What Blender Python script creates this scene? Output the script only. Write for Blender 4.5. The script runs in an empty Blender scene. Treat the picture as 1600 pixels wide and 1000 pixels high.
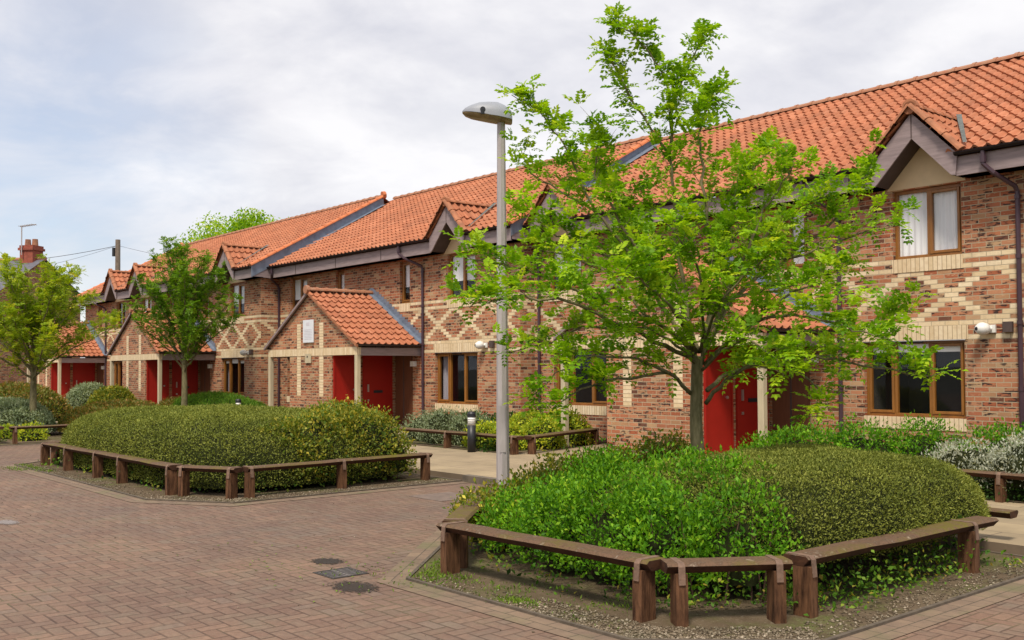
import bpy, math, random
import numpy as np
from mathutils import Vector, Matrix
R = math.radians
SC = bpy.context.scene
COL = SC.collection

# ------------------------------------------------------------------ camera
YAW, PIT, ROL = R(40.30), R(1.674), R(-0.328)
cf = Vector((-math.cos(YAW)*math.cos(PIT), math.sin(YAW)*math.cos(PIT), math.sin(PIT)))
cr0 = Vector((math.sin(YAW), math.cos(YAW), 0)); cu0 = cr0.cross(cf)
cr = cr0*math.cos(ROL)+cu0*math.sin(ROL); cu = cu0*math.cos(ROL)-cr0*math.sin(ROL)
cam = bpy.data.cameras.new('camera'); camo = bpy.data.objects.new('camera', cam); COL.objects.link(camo)
m = Matrix((cr, cu, -cf)).transposed().to_4x4(); m.translation = Vector((0, 0, 1.65)); camo.matrix_world = m
cam.sensor_width = 36; cam.lens = 36*1554.7/1600; cam.shift_y = 30.4/1600
cam.clip_start = .05; cam.clip_end = 2000
SC.camera = camo
# ------------------------------------------------------------------ world + sun
SUN = Vector((0.34, -0.52, 1.02)).normalized()
w = bpy.data.worlds.new("World"); SC.world = w; w.use_nodes = True
NT = w.node_tree; NT.nodes.clear()
def nd(t, typ, **kw):
    n = t.nodes.new(typ)
    for k, v in kw.items(): setattr(n, k, v)
    return n
def lk(t, a, b): t.links.new(a, b)
def mth(t, op, a, b=None, c=None, clamp=False):
    n = t.nodes.new('ShaderNodeMath'); n.operation = op; n.use_clamp = clamp
    for i, v in enumerate((a, b, c)):
        if v is None: continue
        if isinstance(v, (int, float)): n.inputs[i].default_value = v
        else: t.links.new(v, n.inputs[i])
    return n.outputs[0]
def mixc(t, fac, a, b, bt='MIX'):
    n = t.nodes.new('ShaderNodeMix'); n.data_type = 'RGBA'; n.blend_type = bt; n.clamp_factor = True
    for idx, v in ((0, fac), (6, a), (7, b)):
        if isinstance(v, (int, float)): n.inputs[idx].default_value = v
        elif isinstance(v, tuple): n.inputs[idx].default_value = (*v, 1) if len(v) == 3 else v
        else: t.links.new(v, n.inputs[idx])
    return n.outputs[2]
def ramp(t, fac, stops, interp='LINEAR'):
    n = t.nodes.new('ShaderNodeValToRGB'); cr_ = n.color_ramp; cr_.interpolation = interp
    while len(cr_.elements) < len(stops): cr_.elements.new(.5)
    for e, (p, c) in zip(cr_.elements, stops):
        e.position = p; e.color = (*c, 1) if len(c) == 3 else c
    if fac is not None: t.links.new(fac, n.inputs[0])
    return n.outputs[0]
def noise(t, vec, scale, detail=3, rough=.5, dist=0, out=0):
    n = t.nodes.new('ShaderNodeTexNoise'); n.inputs['Scale'].default_value = scale
    n.inputs['Detail'].default_value = detail; n.inputs['Roughness'].default_value = rough
    n.inputs['Distortion'].default_value = dist
    if vec is not None: t.links.new(vec, n.inputs['Vector'])
    return n.outputs[out]

bg = nd(NT, 'ShaderNodeBackground'); wo = nd(NT, 'ShaderNodeOutputWorld'); lk(NT, bg.outputs[0], wo.inputs[0])
bg.inputs[1].default_value = .1
sky = nd(NT, 'ShaderNodeTexSky', sky_type='NISHITA', sun_disc=False)
sky.sun_elevation = math.asin(SUN.z); sky.sun_rotation = math.atan2(SUN.x, SUN.y)
tc = nd(NT, 'ShaderNodeTexCoord')
sep = nd(NT, 'ShaderNodeSeparateXYZ'); lk(NT, tc.outputs['Generated'], sep.inputs[0])
zz = mth(NT, 'ADD', mth(NT, 'MAXIMUM', sep.outputs[2], 0), .22)
cmb = nd(NT, 'ShaderNodeCombineXYZ')
lk(NT, mth(NT, 'DIVIDE', sep.outputs[0], zz), cmb.inputs[0]); lk(NT, mth(NT, 'DIVIDE', sep.outputs[1], zz), cmb.inputs[1])
cmb.inputs[2].default_value = 3.1
n1 = noise(NT, cmb.outputs[0], .95, 6, .55, .35); n2 = noise(NT, cmb.outputs[0], 2.3, 6, .58, .3)
cl = ramp(NT, n1, [(0, (3.7, 3.8, 4.3)), (.40, (4.15, 4.15, 4.55)), (.48, (4.7, 4.65, 4.95)), (.55, (5.7, 5.6, 5.7)), (1, (6.4, 6.25, 6.2))])
cl = mixc(NT, .35, cl, ramp(NT, n2, [(.38, (3.5, 3.6, 4.1)), (.60, (6.6, 6.45, 6.4))]))
# clear gap low on the left of the view, away from the sun
dt = nd(NT, 'ShaderNodeVectorMath', operation='DOT_PRODUCT'); lk(NT, tc.outputs['Generated'], dt.inputs[0])
dt.inputs[1].default_value = Vector((-.975, .165, .155)).normalized()
gap = mth(NT, 'MULTIPLY', ramp(NT, dt.outputs['Value'], [(.955, (0, 0, 0)), (1, (1, 1, 1))]), ramp(NT, n2, [(.30, (1, 1, 1)), (.62, (.25, .25, .25))]))
cover = mth(NT, 'SUBTRACT', .95, mth(NT, 'MULTIPLY', gap, .5))
skyc = mixc(NT, 1.0, sky.outputs[0], (1.15, 1.15, 1.15), 'MULTIPLY')
lk(NT, mixc(NT, cover, skyc, cl), bg.inputs[0])
sl = bpy.data.lights.new('sun', 'SUN'); sl.energy = 2.3; sl.angle = R(11); sl.color = (1, .90, .76)
so = bpy.data.objects.new('sun', sl); COL.objects.link(so); so.rotation_euler = SUN.to_track_quat('Z', 'Y').to_euler()
VS = SC.view_settings; VS.view_transform = 'Standard'; VS.look = 'None'; VS.gamma = 1; VS.exposure = .76
SC.render.engine = 'CYCLES'; SC.cycles.max_bounces = 6; SC.cycles.transparent_max_bounces = 8
SC.cycles.diffuse_bounces = 3; SC.cycles.glossy_bounces = 2; SC.cycles.transmission_bounces = 2
SC.cycles.caustics_reflective = False; SC.cycles.caustics_refractive = False

# ------------------------------------------------------------------ helpers
class MB:
    def __init__(s): s.v = []; s.f = []; s.uv = None
    def add(s, vs, fs):
        b = len(s.v); s.v += [tuple(p) for p in vs]; s.f += [tuple(b+i for i in f) for f in fs]
    def quad(s, a, b, c, d): s.add((a, b, c, d), ((0, 1, 2, 3),))
    def box(s, x0, x1, y0, y1, z0, z1):
        s.add([(x, y, z) for z in (z0, z1) for y in (y0, y1) for x in (x0, x1)],
              [(0, 2, 3, 1), (4, 5, 7, 6), (0, 1, 5, 4), (2, 6, 7, 3), (0, 4, 6, 2), (1, 3, 7, 5)])
        return s
    def bbox(s, x0, x1, y0, y1, z0, z1, b=.01, ax=None):
        # box with bevelled edges along its longest axis
        L = (x1-x0, y1-y0, z1-z0); ax = L.index(max(L)) if ax is None else ax
        o = [i for i in range(3) if i != ax]; lo = (x0, y0, z0); hi = (x1, y1, z1)
        a0, a1, b0, b1 = lo[o[0]], hi[o[0]], lo[o[1]], hi[o[1]]
        ring = [(a0+b, b0), (a1-b, b0), (a1, b0+b), (a1, b1-b), (a1-b, b1), (a0+b, b1), (a0, b1-b), (a0, b0+b)]
        vs = []
        for e in (lo[ax], hi[ax]):
            for p, q in ring:
                v = [0, 0, 0]; v[ax] = e; v[o[0]] = p; v[o[1]] = q; vs.append(v)
        s.add(vs, [tuple(range(8))[::-1], tuple(range(8, 16))]+[(i, (i+1) % 8, 8+(i+1) % 8, 8+i) for i in range(8)])
        return s
    def obox(s, c, ux, uy, hx, hy, z0, z1):  # oriented box in plan
        c = Vector(c); ux = Vector(ux); uy = Vector(uy); vs = []
        for z in (z0, z1):
            for sy in (-1, 1):
                for sx in (-1, 1):
                    p = c+ux*hx*sx+uy*hy*sy; vs.append((p.x, p.y, z))
        s.add(vs, [(0, 2, 3, 1), (4, 5, 7, 6), (0, 1, 5, 4), (2, 6, 7, 3), (0, 4, 6, 2), (1, 3, 7, 5)])
        return s
    def prism(s, pts, axis, a, b):  # polygon pts (2D) extruded along axis 'x','y','z'
        n = len(pts)
        def mk(p, e):
            return {'y': (p[0], e, p[1]), 'x': (e, p[0], p[1]), 'z': (p[0], p[1], e)}[axis]
        s.add([mk(p, a) for p in pts]+[mk(p, b) for p in pts],
              [tuple(range(n))[::-1], tuple(range(n, 2*n))]+[(i, (i+1) % n, n+(i+1) % n, n+i) for i in range(n)])
        return s
    def tube(s, pts, rad, n=8, cap=True):
        pts = [Vector(p) for p in pts]; rad = rad if isinstance(rad, (list, tuple)) else [rad]*len(pts)
        up = Vector((0, 0, 1)); prev = None; b = len(s.v)
        for i, p in enumerate(pts):
            d = (pts[min(i+1, len(pts)-1)]-pts[max(i-1, 0)]).normalized()
            if prev is None:
                a = d.cross(up) if abs(d.z) < .9 else d.cross(Vector((1, 0, 0)))
            else: a = prev-d*prev.dot(d)
            a.normalize(); prev = a; c = d.cross(a)
            for k in range(n):
                t = 2*math.pi*k/n; q = p+(a*math.cos(t)+c*math.sin(t))*rad[i]; s.v.append(tuple(q))
        for i in range(len(pts)-1):
            for k in range(n):
                s.f.append((b+i*n+k, b+i*n+(k+1) % n, b+(i+1)*n+(k+1) % n, b+(i+1)*n+k))
        if cap:
            s.f.append(tuple(b+k for k in range(n))[::-1]); e = b+(len(pts)-1)*n; s.f.append(tuple(e+k for k in range(n)))
        return s
    def build(s, name, mat, parent=None, smooth=False, **tags):
        o = mk_obj(name, np.array(s.v, dtype=np.float32).reshape(-1, 3), s.f, mat, parent, smooth)
        if tags: tag(o, **tags)
        return o
def wloc(o):
    v = Vector((0, 0, 0))
    while o is not None: v = v+o.location; o = o.parent
    return v
def mk_obj(name, V, F, mat, parent=None, smooth=False, attr=None):
    me = bpy.data.meshes.new(name)
    off = np.array(wloc(parent), dtype=np.float32) if parent else np.zeros(3, dtype=np.float32)
    V = np.asarray(V, dtype=np.float32)-off
    if isinstance(F, np.ndarray):
        n, k = F.shape
        me.vertices.add(len(V)); me.vertices.foreach_set('co', V.ravel())
        me.loops.add(n*k); me.loops.foreach_set('vertex_index', F.ravel().astype(np.int32))
        me.polygons.add(n); me.polygons.foreach_set('loop_start', np.arange(0, n*k, k, dtype=np.int32))
        me.update(calc_edges=True)
    else:
        me.from_pydata(V.tolist(), [], F)
    if smooth: me.polygons.foreach_set('use_smooth', [True]*len(me.polygons))
    if attr is not None:
        a = me.attributes.new('var', 'FLOAT', 'FACE'); a.data.foreach_set('value', np.asarray(attr, dtype=np.float32))
    me.materials.append(mat); me.update()
    o = bpy.data.objects.new(name, me); COL.objects.link(o)
    if parent: o.parent = parent
    return o
def tag(o, label=None, cat=None, group=None, kind=None):
    if label: o['label'] = label
    if cat: o['category'] = cat
    if group: o['group'] = group
    if kind: o['kind'] = kind
    return o
def empty(name, loc, **t):
    o = bpy.data.objects.new(name, None); COL.objects.link(o); o.location = loc; o.empty_display_size = .2
    return tag(o, **t)

# ------------------------------------------------------------------ materials
def newmat(name):
    mt = bpy.data.materials.new(name); mt.use_nodes = True; t = mt.node_tree
    b = t.nodes['Principled BSDF']; return mt, t, b
def simple(name, col, rough=.6, vary=.15, scale=6, metal=0, bump=0, spec=.5, bscale=40, col2=None, stretch=None):
    mt, t, b = newmat(name)
    tcn = nd(t, 'ShaderNodeTexCoord'); vec = tcn.outputs['Object']
    if stretch:
        mp = nd(t, 'ShaderNodeMapping'); mp.inputs['Scale'].default_value = stretch; lk(t, vec, mp.inputs[0]); vec = mp.outputs[0]
    n = noise(t, vec, scale, 5, .6)
    a = tuple(c*(1-vary) for c in col); c2 = col2 or tuple(min(1, c*(1+vary)) for c in col)
    lk(t, ramp(t, n, [(.3, a), (.7, c2)]), b.inputs['Base Color'])
    b.inputs['Roughness'].default_value = rough; b.inputs['Metallic'].default_value = metal
    b.inputs['Specular IOR Level'].default_value = spec
    if bump:
        bp = nd(t, 'ShaderNodeBump'); bp.inputs['Strength'].default_value = bump; bp.inputs['Distance'].default_value = .01
        lk(t, noise(t, vec, bscale, 4, .6), bp.inputs['Height']); lk(t, bp.outputs[0], b.inputs['Normal'])
    return mt
ZD = .045  # bed joint offset: lintel soffit at 2.07 m = whole number of 75 mm courses
def brick_mat(name, diaper):
    mt, t, b = newmat(name)
    tcn = nd(t, 'ShaderNodeTexCoord'); s = nd(t, 'ShaderNodeSeparateXYZ'); lk(t, tcn.outputs['Object'], s.inputs[0])
    g = nd(t, 'ShaderNodeNewGeometry'); sn = nd(t, 'ShaderNodeSeparateXYZ'); lk(t, g.outputs['Normal'], sn.inputs[0])
    side = mth(t, 'GREATER_THAN', mth(t, 'ABSOLUTE', sn.outputs[0]), .6)
    u = mth(t, 'ADD', mth(t, 'MULTIPLY', s.outputs[0], mth(t, 'SUBTRACT', 1, side)), mth(t, 'MULTIPLY', s.outputs[1], side))
    vr = mth(t, 'DIVIDE', mth(t, 'SUBTRACT', s.outputs[2], ZD), .075)
    row = mth(t, 'FLOOR', vr); fv = mth(t, 'SUBTRACT', vr, row)
    par = mth(t, 'FLOORED_MODULO', row, 2)
    ur = mth(t, 'ADD', mth(t, 'DIVIDE', u, .225), mth(t, 'MULTIPLY', mth(t, 'SUBTRACT', 1, par), .5))  # even rows centred on u=0 at half brick
    cell = mth(t, 'FLOOR', ur); fu = mth(t, 'SUBTRACT', ur, cell)
    # wobble of arrises
    wob = mth(t, 'MULTIPLY', mth(t, 'SUBTRACT', noise(t, tcn.outputs['Object'], 28, 3), .5), .10)
    eu = mth(t, 'MINIMUM', fu, mth(t, 'SUBTRACT', 1, fu)); ev = mth(t, 'MINIMUM', fv, mth(t, 'SUBTRACT', 1, fv))
    mu = mth(t, 'LESS_THAN', mth(t, 'ADD', eu, mth(t, 'MULTIPLY', wob, .25)), .026)
    mv = mth(t, 'LESS_THAN', mth(t, 'ADD', ev, wob), .085)
    mort = mth(t, 'MAXIMUM', mu, mv)
    cv = nd(t, 'ShaderNodeCombineXYZ'); lk(t, cell, cv.inputs[0]); lk(t, row, cv.inputs[1]); lk(t, side, cv.inputs[2])
    wn = nd(t, 'ShaderNodeTexWhiteNoise', noise_dimensions='3D'); lk(t, cv.outputs[0], wn.inputs[0])
    ws = nd(t, 'ShaderNodeSeparateColor'); lk(t, wn.outputs['Color'], ws.inputs[0])
    base = ramp(t, ws.outputs[0], [(0, (.37, .12, .06)), (.16, (.44, .175, .09)), (.36, (.49, .225, .125)), (.50, (.41, .15, .08)),
                                   (.62, (.47, .225, .125)), (.76, (.42, .235, .13)), (.86, (.16, .07, .045)), (.94, (.48, .31, .18))], 'CONSTANT')
    # smears of dark and buff inside each face, different on every brick
    ov = nd(t, 'ShaderNodeVectorMath', operation='ADD'); sc_ = nd(t, 'ShaderNodeVectorMath', operation='MULTIPLY')
    lk(t, tcn.outputs['Object'], sc_.inputs[0]); sc_.inputs[1].default_value = (9, 9, 34)
    wv = nd(t, 'ShaderNodeVectorMath', operation='SCALE'); lk(t, wn.outputs['Color'], wv.inputs[0]); wv.inputs['Scale'].default_value = 40
    lk(t, sc_.outputs[0], ov.inputs[0]); lk(t, wv.outputs[0], ov.inputs[1])
    sm = noise(t, ov.outputs[0], 1.0, 3, .6)
    base = mixc(t, mth(t, 'MULTIPLY', ramp(t, sm, [(.50, (0, 0, 0)), (.60, (1, 1, 1))]), mth(t, 'GREATER_THAN', ws.outputs[1], .45)), base, (.05, .030, .028))
    sm2 = noise(t, ov.outputs[0], 1.9, 2, .5)
    base = mixc(t, mth(t, 'MULTIPLY', ramp(t, sm2, [(.58, (0, 0, 0)), (.70, (.6, .6, .6))]), mth(t, 'LESS_THAN', ws.outputs[1], .45)), base, (.56, .38, .24))
    buff = ramp(t, ws.outputs[2], [(0, (.68, .54, .34)), (.5, (.76, .62, .41)), (1, (.82, .70, .50))])
    buff = mixc(t, ramp(t, sm2, [(.45, (0, 0, 0)), (.8, (.5, .5, .5))]), buff, (.55, .38, .2))
    if diaper:
        # rows counted from the lintel soffit; lattice: 12 half bricks wide, crossings 9 courses up
        k = mth(t, 'SUBTRACT', row, 27)
        kr = mth(t, 'SUBTRACT', k, 3)
        h = mth(t, 'SUBTRACT', mth(t, 'MULTIPLY', cell, 2), mth(t, 'SUBTRACT', 1, par))   # half brick index of the brick's left end
        h = mth(t, 'ADD', h, 1)
        d1 = mth(t, 'FLOORED_MODULO', mth(t, 'SUBTRACT', h, kr), 12); d2 = mth(t, 'FLOORED_MODULO', mth(t, 'ADD', h, kr), 12)
        on = mth(t, 'MAXIMUM', mth(t, 'LESS_THAN', d1, .5), mth(t, 'LESS_THAN', d2, .5))
        inz = mth(t, 'MULTIPLY', mth(t, 'GREATER_THAN', kr, .5), mth(t, 'LESS_THAN', kr, 11.5))
        on = mth(t, 'MULTIPLY', on, inz)
        for r_ in (0, 3, 15, 17):
            on = mth(t, 'MAXIMUM', on, mth(t, 'COMPARE', k, float(r_), .25))
        base = mixc(t, on, base, buff)
    # weathering over whole wall
    big = noise(t, tcn.outputs['Object'], .9, 4, .6)
    base = mixc(t, 1, base, ramp(t, big, [(.3, (.80, .79, .78)), (.7, (1.12, 1.10, 1.06))]), 'MULTIPLY')
    mps = nd(t, 'ShaderNodeMapping'); mps.inputs['Scale'].default_value = (3.5, 3.5, .35); lk(t, tcn.outputs['Object'], mps.inputs[0])
    base = mixc(t, mth(t, 'MULTIPLY', ramp(t, noise(t, mps.outputs[0], 1.0, 5, .65), [(.52, (0, 0, 0)), (.72, (1, 1, 1))]), .35), base, (.17, .12, .085))
    colr = mixc(t, mort, base, (.43, .35, .235))
    lk(t, colr, b.inputs['Base Color']); b.inputs['Roughness'].default_value = .88; b.inputs['Specular IOR Level'].default_value = .2
    hgt = mth(t, 'ADD', mth(t, 'MULTIPLY', mth(t, 'SUBTRACT', 1, mort), .8), mth(t, 'MULTIPLY', sm, .5))
    bp = nd(t, 'ShaderNodeBump'); bp.inputs['Strength'].default_value = .6; bp.inputs['Distance'].default_value = .008
    lk(t, hgt, bp.inputs['Height']); lk(t, bp.outputs[0], b.inputs['Normal'])
    return mt
def soldier_mat(name, stack=False):
    mt, t, b = newmat(name)
    tcn = nd(t, 'ShaderNodeTexCoord'); s = nd(t, 'ShaderNodeSeparateXYZ'); lk(t, tcn.outputs['Object'], s.inputs[0])
    u = mth(t, 'DIVIDE', s.outputs[2] if stack else mth(t, 'ADD', s.outputs[0], s.outputs[1]), .075)
    if stack: u = mth(t, 'SUBTRACT', u, ZD/.075)
    cell = mth(t, 'FLOOR', u); f = mth(t, 'SUBTRACT', u, cell); e = mth(t, 'MINIMUM', f, mth(t, 'SUBTRACT', 1, f))
    mort = mth(t, 'LESS_THAN', e, .07)
    wn = nd(t, 'ShaderNodeTexWhiteNoise', noise_dimensions='1D'); lk(t, cell, wn.inputs['W'])
    bu = ramp(t, wn.outputs['Value'], [(0, (.66, .52, .32)), (.5, (.74, .60, .39)), (1, (.78, .65, .45))])
    n = noise(t, tcn.outputs['Object'], 14, 4)
    bu = mixc(t, ramp(t, n, [(.45, (0, 0, 0)), (.75, (.45, .45, .45))]), bu, (.5, .34, .18))
    lk(t, mixc(t, mort, bu, (.36, .25, .15)), b.inputs['Base Color']); b.inputs['Roughness'].default_value = .85
    bp = nd(t, 'ShaderNodeBump'); bp.inputs['Strength'].default_value = .5; bp.inputs['Distance'].default_value = .006
    lk(t, mth(t, 'SUBTRACT', 1, mort), bp.inputs['Height']); lk(t, bp.outputs[0], b.inputs['Normal'])
    return mt
def tile_mat(name, dirt=0.0):
    mt, t, b = newmat(name)
    uv = nd(t, 'ShaderNodeUVMap'); tcn = nd(t, 'ShaderNodeTexCoord')
    s = nd(t, 'ShaderNodeSeparateXYZ'); lk(t, uv.outputs[0], s.inputs[0])
    cu_ = mth(t, 'FLOOR', s.outputs[0]); cv_ = mth(t, 'FLOOR', s.outputs[1]); fv = mth(t, 'SUBTRACT', s.outputs[1], cv_)
    c = nd(t, 'ShaderNodeCombineXYZ'); lk(t, cu_, c.inputs[0]); lk(t, cv_, c.inputs[1])
    wn = nd(t, 'ShaderNodeTexWhiteNoise', noise_dimensions='2D'); lk(t, c.outputs[0], wn.inputs[0])
    base = ramp(t, wn.outputs['Value'], [(0, (.40, .145, .075)), (.2, (.43, .16, .082)), (.45, (.47, .18, .095)), (.7, (.425, .16, .082)), (.86, (.49, .20, .11)), (.95, (.37, .14, .075))], 'CONSTANT')
    n = noise(t, tcn.outputs['Object'], 1.3, 5, .65); n3 = noise(t, tcn.outputs['Object'], 25, 4, .6)
    base = mixc(t, 1, base, ramp(t, n, [(.3, (.82, .80, .80)), (.7, (1.1, 1.08, 1.05))]), 'MULTIPLY')
    mpn = nd(t, 'ShaderNodeMapping'); mpn.inputs['Scale'].default_value = (1.0, .22, 1); lk(t, uv.outputs[0], mpn.inputs[0])
    st = noise(t, mpn.outputs[0], .55, 5, .65)
    base = mixc(t, mth(t, 'MULTIPLY', ramp(t, st, [(.50, (0, 0, 0)), (.72, (1, 1, 1))]), .45), base, (.25, .12, .07))
    base = mixc(t, mth(t, 'MULTIPLY', ramp(t, n3, [(.5, (0, 0, 0)), (.75, (1, 1, 1))]), .35+dirt), base, (.24, .16, .09))
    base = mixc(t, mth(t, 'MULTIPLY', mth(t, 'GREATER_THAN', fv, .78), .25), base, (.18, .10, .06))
    lich = noise(t, tcn.outputs['Object'], 60, 2, .5)
    base = mixc(t, ramp(t, lich, [(.70, (0, 0, 0)), (.76, (.6, .6, .6))]), base, (.42, .38, .26))
    lk(t, base, b.inputs['Base Color']); b.inputs['Roughness'].default_value = .8; b.inputs['Specular IOR Level'].default_value = .25
    bp = nd(t, 'ShaderNodeBump'); bp.inputs['Strength'].default_value = .3; bp.inputs['Distance'].default_value = .004
    lk(t, n3, bp.inputs['Height']); lk(t, bp.outputs[0], b.inputs['Normal'])
    return mt
def leaf_mat(name, stops, trans=.35, rough=.5, patch=None):
    mt, t, b = newmat(name)
    at = nd(t, 'ShaderNodeAttribute', attribute_name='var'); c = ramp(t, at.outputs['Fac'], stops)
    tcn = nd(t, 'ShaderNodeTexCoord'); n = noise(t, tcn.outputs['Object'], 2.2, 3, .6)
    c = mixc(t, 1, c, ramp(t, n, [(.3, (.72, .76, .7)), (.7, (1.2, 1.15, 1.1))]), 'MULTIPLY')
    if patch: c = mixc(t, ramp(t, noise(t, tcn.outputs['Object'], patch[1], 3, .6), [(patch[2], (0, 0, 0)), (patch[2]+.12, (1, 1, 1))]), c, patch[0])
    lk(t, c, b.inputs['Base Color']); b.inputs['Roughness'].default_value = min(.9, rough+.1); b.inputs['Specular IOR Level'].default_value = .22
    tr = nd(t, 'ShaderNodeBsdfTranslucent'); lk(t, mixc(t, 1, c, (1.5, 1.45, .6), 'MULTIPLY'), tr.inputs[0])
    mx = nd(t, 'ShaderNodeMixShader'); mx.inputs[0].default_value = trans
    out = t.nodes['Material Output']; lk(t, b.outputs[0], mx.inputs[1]); lk(t, tr.outputs[0], mx.inputs[2]); lk(t, mx.outputs[0], out.inputs[0])
    return mt
M = {}
M['brick'] = brick_mat('brick_diaper', True); M['brickp'] = brick_mat('brick_plain', False)
M['soldier'] = soldier_mat('buff_soldier'); M['stack'] = soldier_mat('buff_stack', True)
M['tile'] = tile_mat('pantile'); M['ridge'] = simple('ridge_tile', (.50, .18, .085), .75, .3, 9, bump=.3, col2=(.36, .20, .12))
M['verge'] = simple('verge_tile', (.54, .165, .06), .75, .25, 7, bump=.3)
M['vergebrown'] = simple('verge_tile_brown', (.36, .14, .065), .75, .3, 7, bump=.3)
M['lead'] = simple('lead', (.20, .24, .31), .45, .25, 5, metal=.25, spec=.5)
M['stem'] = simple('shrub_stem', (.10, .055, .035), .85, .3, 12)
M['valley'] = simple('valley_lead', (.10, .11, .10), .6, .4, 9)
M['fascia'] = simple('fascia_board', (.27, .21, .21), .6, .22, 3, bump=.15, stretch=(1, 1, 8))
M['soffit'] = simple('soffit_board', (.075, .05, .045), .7, .2, 4)
M['gutter'] = simple('gutter_plastic', (.030, .020, .022), .4, .1, 4)
M['pipe'] = simple('downpipe_plastic', (.055, .028, .040), .4, .2, 3)
M['cream'] = simple('cream_render', (.66, .52, .32), .8, .06, 5, bump=.1)
M['post'] = simple('post_paint', (.50, .43, .29), .6, .12, 5, stretch=(6, 6, .7))
M['oak'] = simple('oak_frame', (.255, .105, .018), .4, .2, 10, stretch=(1, 1, .3))
M['red'] = simple('red_paint', (.33, .014, .009), .42, .08, 3, spec=.35)
M['brown'] = simple('brown_door', (.13, .05, .022), .5, .2, 4, stretch=(8, 8, .6))
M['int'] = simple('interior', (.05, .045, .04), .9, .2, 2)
M['white'] = simple('white_plastic', (.78, .77, .73), .45, .04, 4)
M['drape'] = simple('drape', (.30, .29, .33), .9, .15, 10, stretch=(3, 3, .2))
M['curtain'] = simple('net_curtain', (.74, .76, .78), .9, .05, 14, stretch=(3, 3, .15))
M['silver'] = simple('steel', (.55, .55, .55), .3, .1, 8, metal=.8)
M['black'] = simple('black_paint', (.015, .017, .022), .45, .1, 6)
M['sign'] = simple('sign_white', (.72, .75, .80), .4, .03, 8)
M['signpink'] = simple('sign_print', (.62, .60, .66), .5, .05, 8)
M['slabint'] = simple('porch_floor', (.22, .19, .16), .9, .2, 5)
def glass_mat():
    mt, t, b = newmat('window_glass')
    tr = nd(t, 'ShaderNodeBsdfTransparent'); tr.inputs[0].default_value = (1, 1, 1, 1)
    gl = nd(t, 'ShaderNodeBsdfGlossy'); gl.inputs['Roughness'].default_value = .02; gl.inputs[0].default_value = (.9, .95, 1, 1)
    fr = nd(t, 'ShaderNodeFresnel'); fr.inputs[0].default_value = 1.5
    tcn = nd(t, 'ShaderNodeTexCoord'); bp = nd(t, 'ShaderNodeBump'); bp.inputs['Strength'].default_value = .05; bp.inputs['Distance'].default_value = .01
    lk(t, noise(t, tcn.outputs['Object'], 1.5, 1), bp.inputs['Height']); lk(t, bp.outputs[0], gl.inputs['Normal'])
    mx = nd(t, 'ShaderNodeMixShader'); gb = nd(t, 'ShaderNodeNewGeometry'); lk(t, mth(t, 'MULTIPLY', mth(t, 'MULTIPLY', fr.outputs[0], .85, clamp=True), mth(t, 'SUBTRACT', 1, gb.outputs['Backfacing'])), mx.inputs[0])
    lk(t, tr.outputs[0], mx.inputs[1]); lk(t, gl.outputs[0], mx.inputs[2]); lk(t, mx.outputs[0], t.nodes['Material Output'].inputs[0])
    return mt
M['glass'] = glass_mat()
def wood_mat():
    mt, t, b = newmat('weathered_timber')
    tcn = nd(t, 'ShaderNodeTexCoord'); g = nd(t, 'ShaderNodeNewGeometry'); sn = nd(t, 'ShaderNodeSeparateXYZ'); lk(t, g.outputs['Normal'], sn.inputs[0])
    mp = nd(t, 'ShaderNodeMapping'); mp.inputs['Scale'].default_value = (5, 5, 9); lk(t, tcn.outputs['Object'], mp.inputs[0])
    n = noise(t, mp.outputs[0], 2.5, 6, .65); n2 = noise(t, tcn.outputs['Object'], 16, 5, .75); n3 = noise(t, tcn.outputs['Object'], 1.6, 4, .6)
    side = ramp(t, n, [(.3, (.030, .013, .007)), (.55, (.065, .027, .013)), (.8, (.11, .048, .024))])
    top = ramp(t, n2, [(.3, (.06, .034, .020)), (.47, (.15, .09, .055)), (.56, (.085, .052, .032)), (.70, (.30, .23, .17))])
    top = mixc(t, mth(t, 'MULTIPLY', ramp(t, n3, [(.47, (0, 0, 0)), (.64, (.9, .9, .9))]), ramp(t, n2, [(.38, (.1, .1, .1)), (.56, (1, 1, 1))])), top, (.125, .105, .014))
    c = mixc(t, mth(t, 'GREATER_THAN', sn.outputs[2], .5), side, top)
    lk(t, c, b.inputs['Base Color']); b.inputs['Roughness'].default_value = .85; b.inputs['Specular IOR Level'].default_value = .25
    bp = nd(t, 'ShaderNodeBump'); bp.inputs['Strength'].default_value = .6; bp.inputs['Distance'].default_value = .008
    lk(t, n2, bp.inputs['Height']); lk(t, bp.outputs[0], b.inputs['Normal'])
    return mt
M['timber'] = wood_mat()
M['timberpost'] = simple('timber_post', (.06, .026, .013), .85, .45, 5, bump=.8, bscale=12, col2=(.19, .092, .046), stretch=(6, 6, 1), spec=.2)
M['strap'] = simple('timber_strap', (.17, .105, .072), .8, .3, 20, bump=.4)
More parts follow.
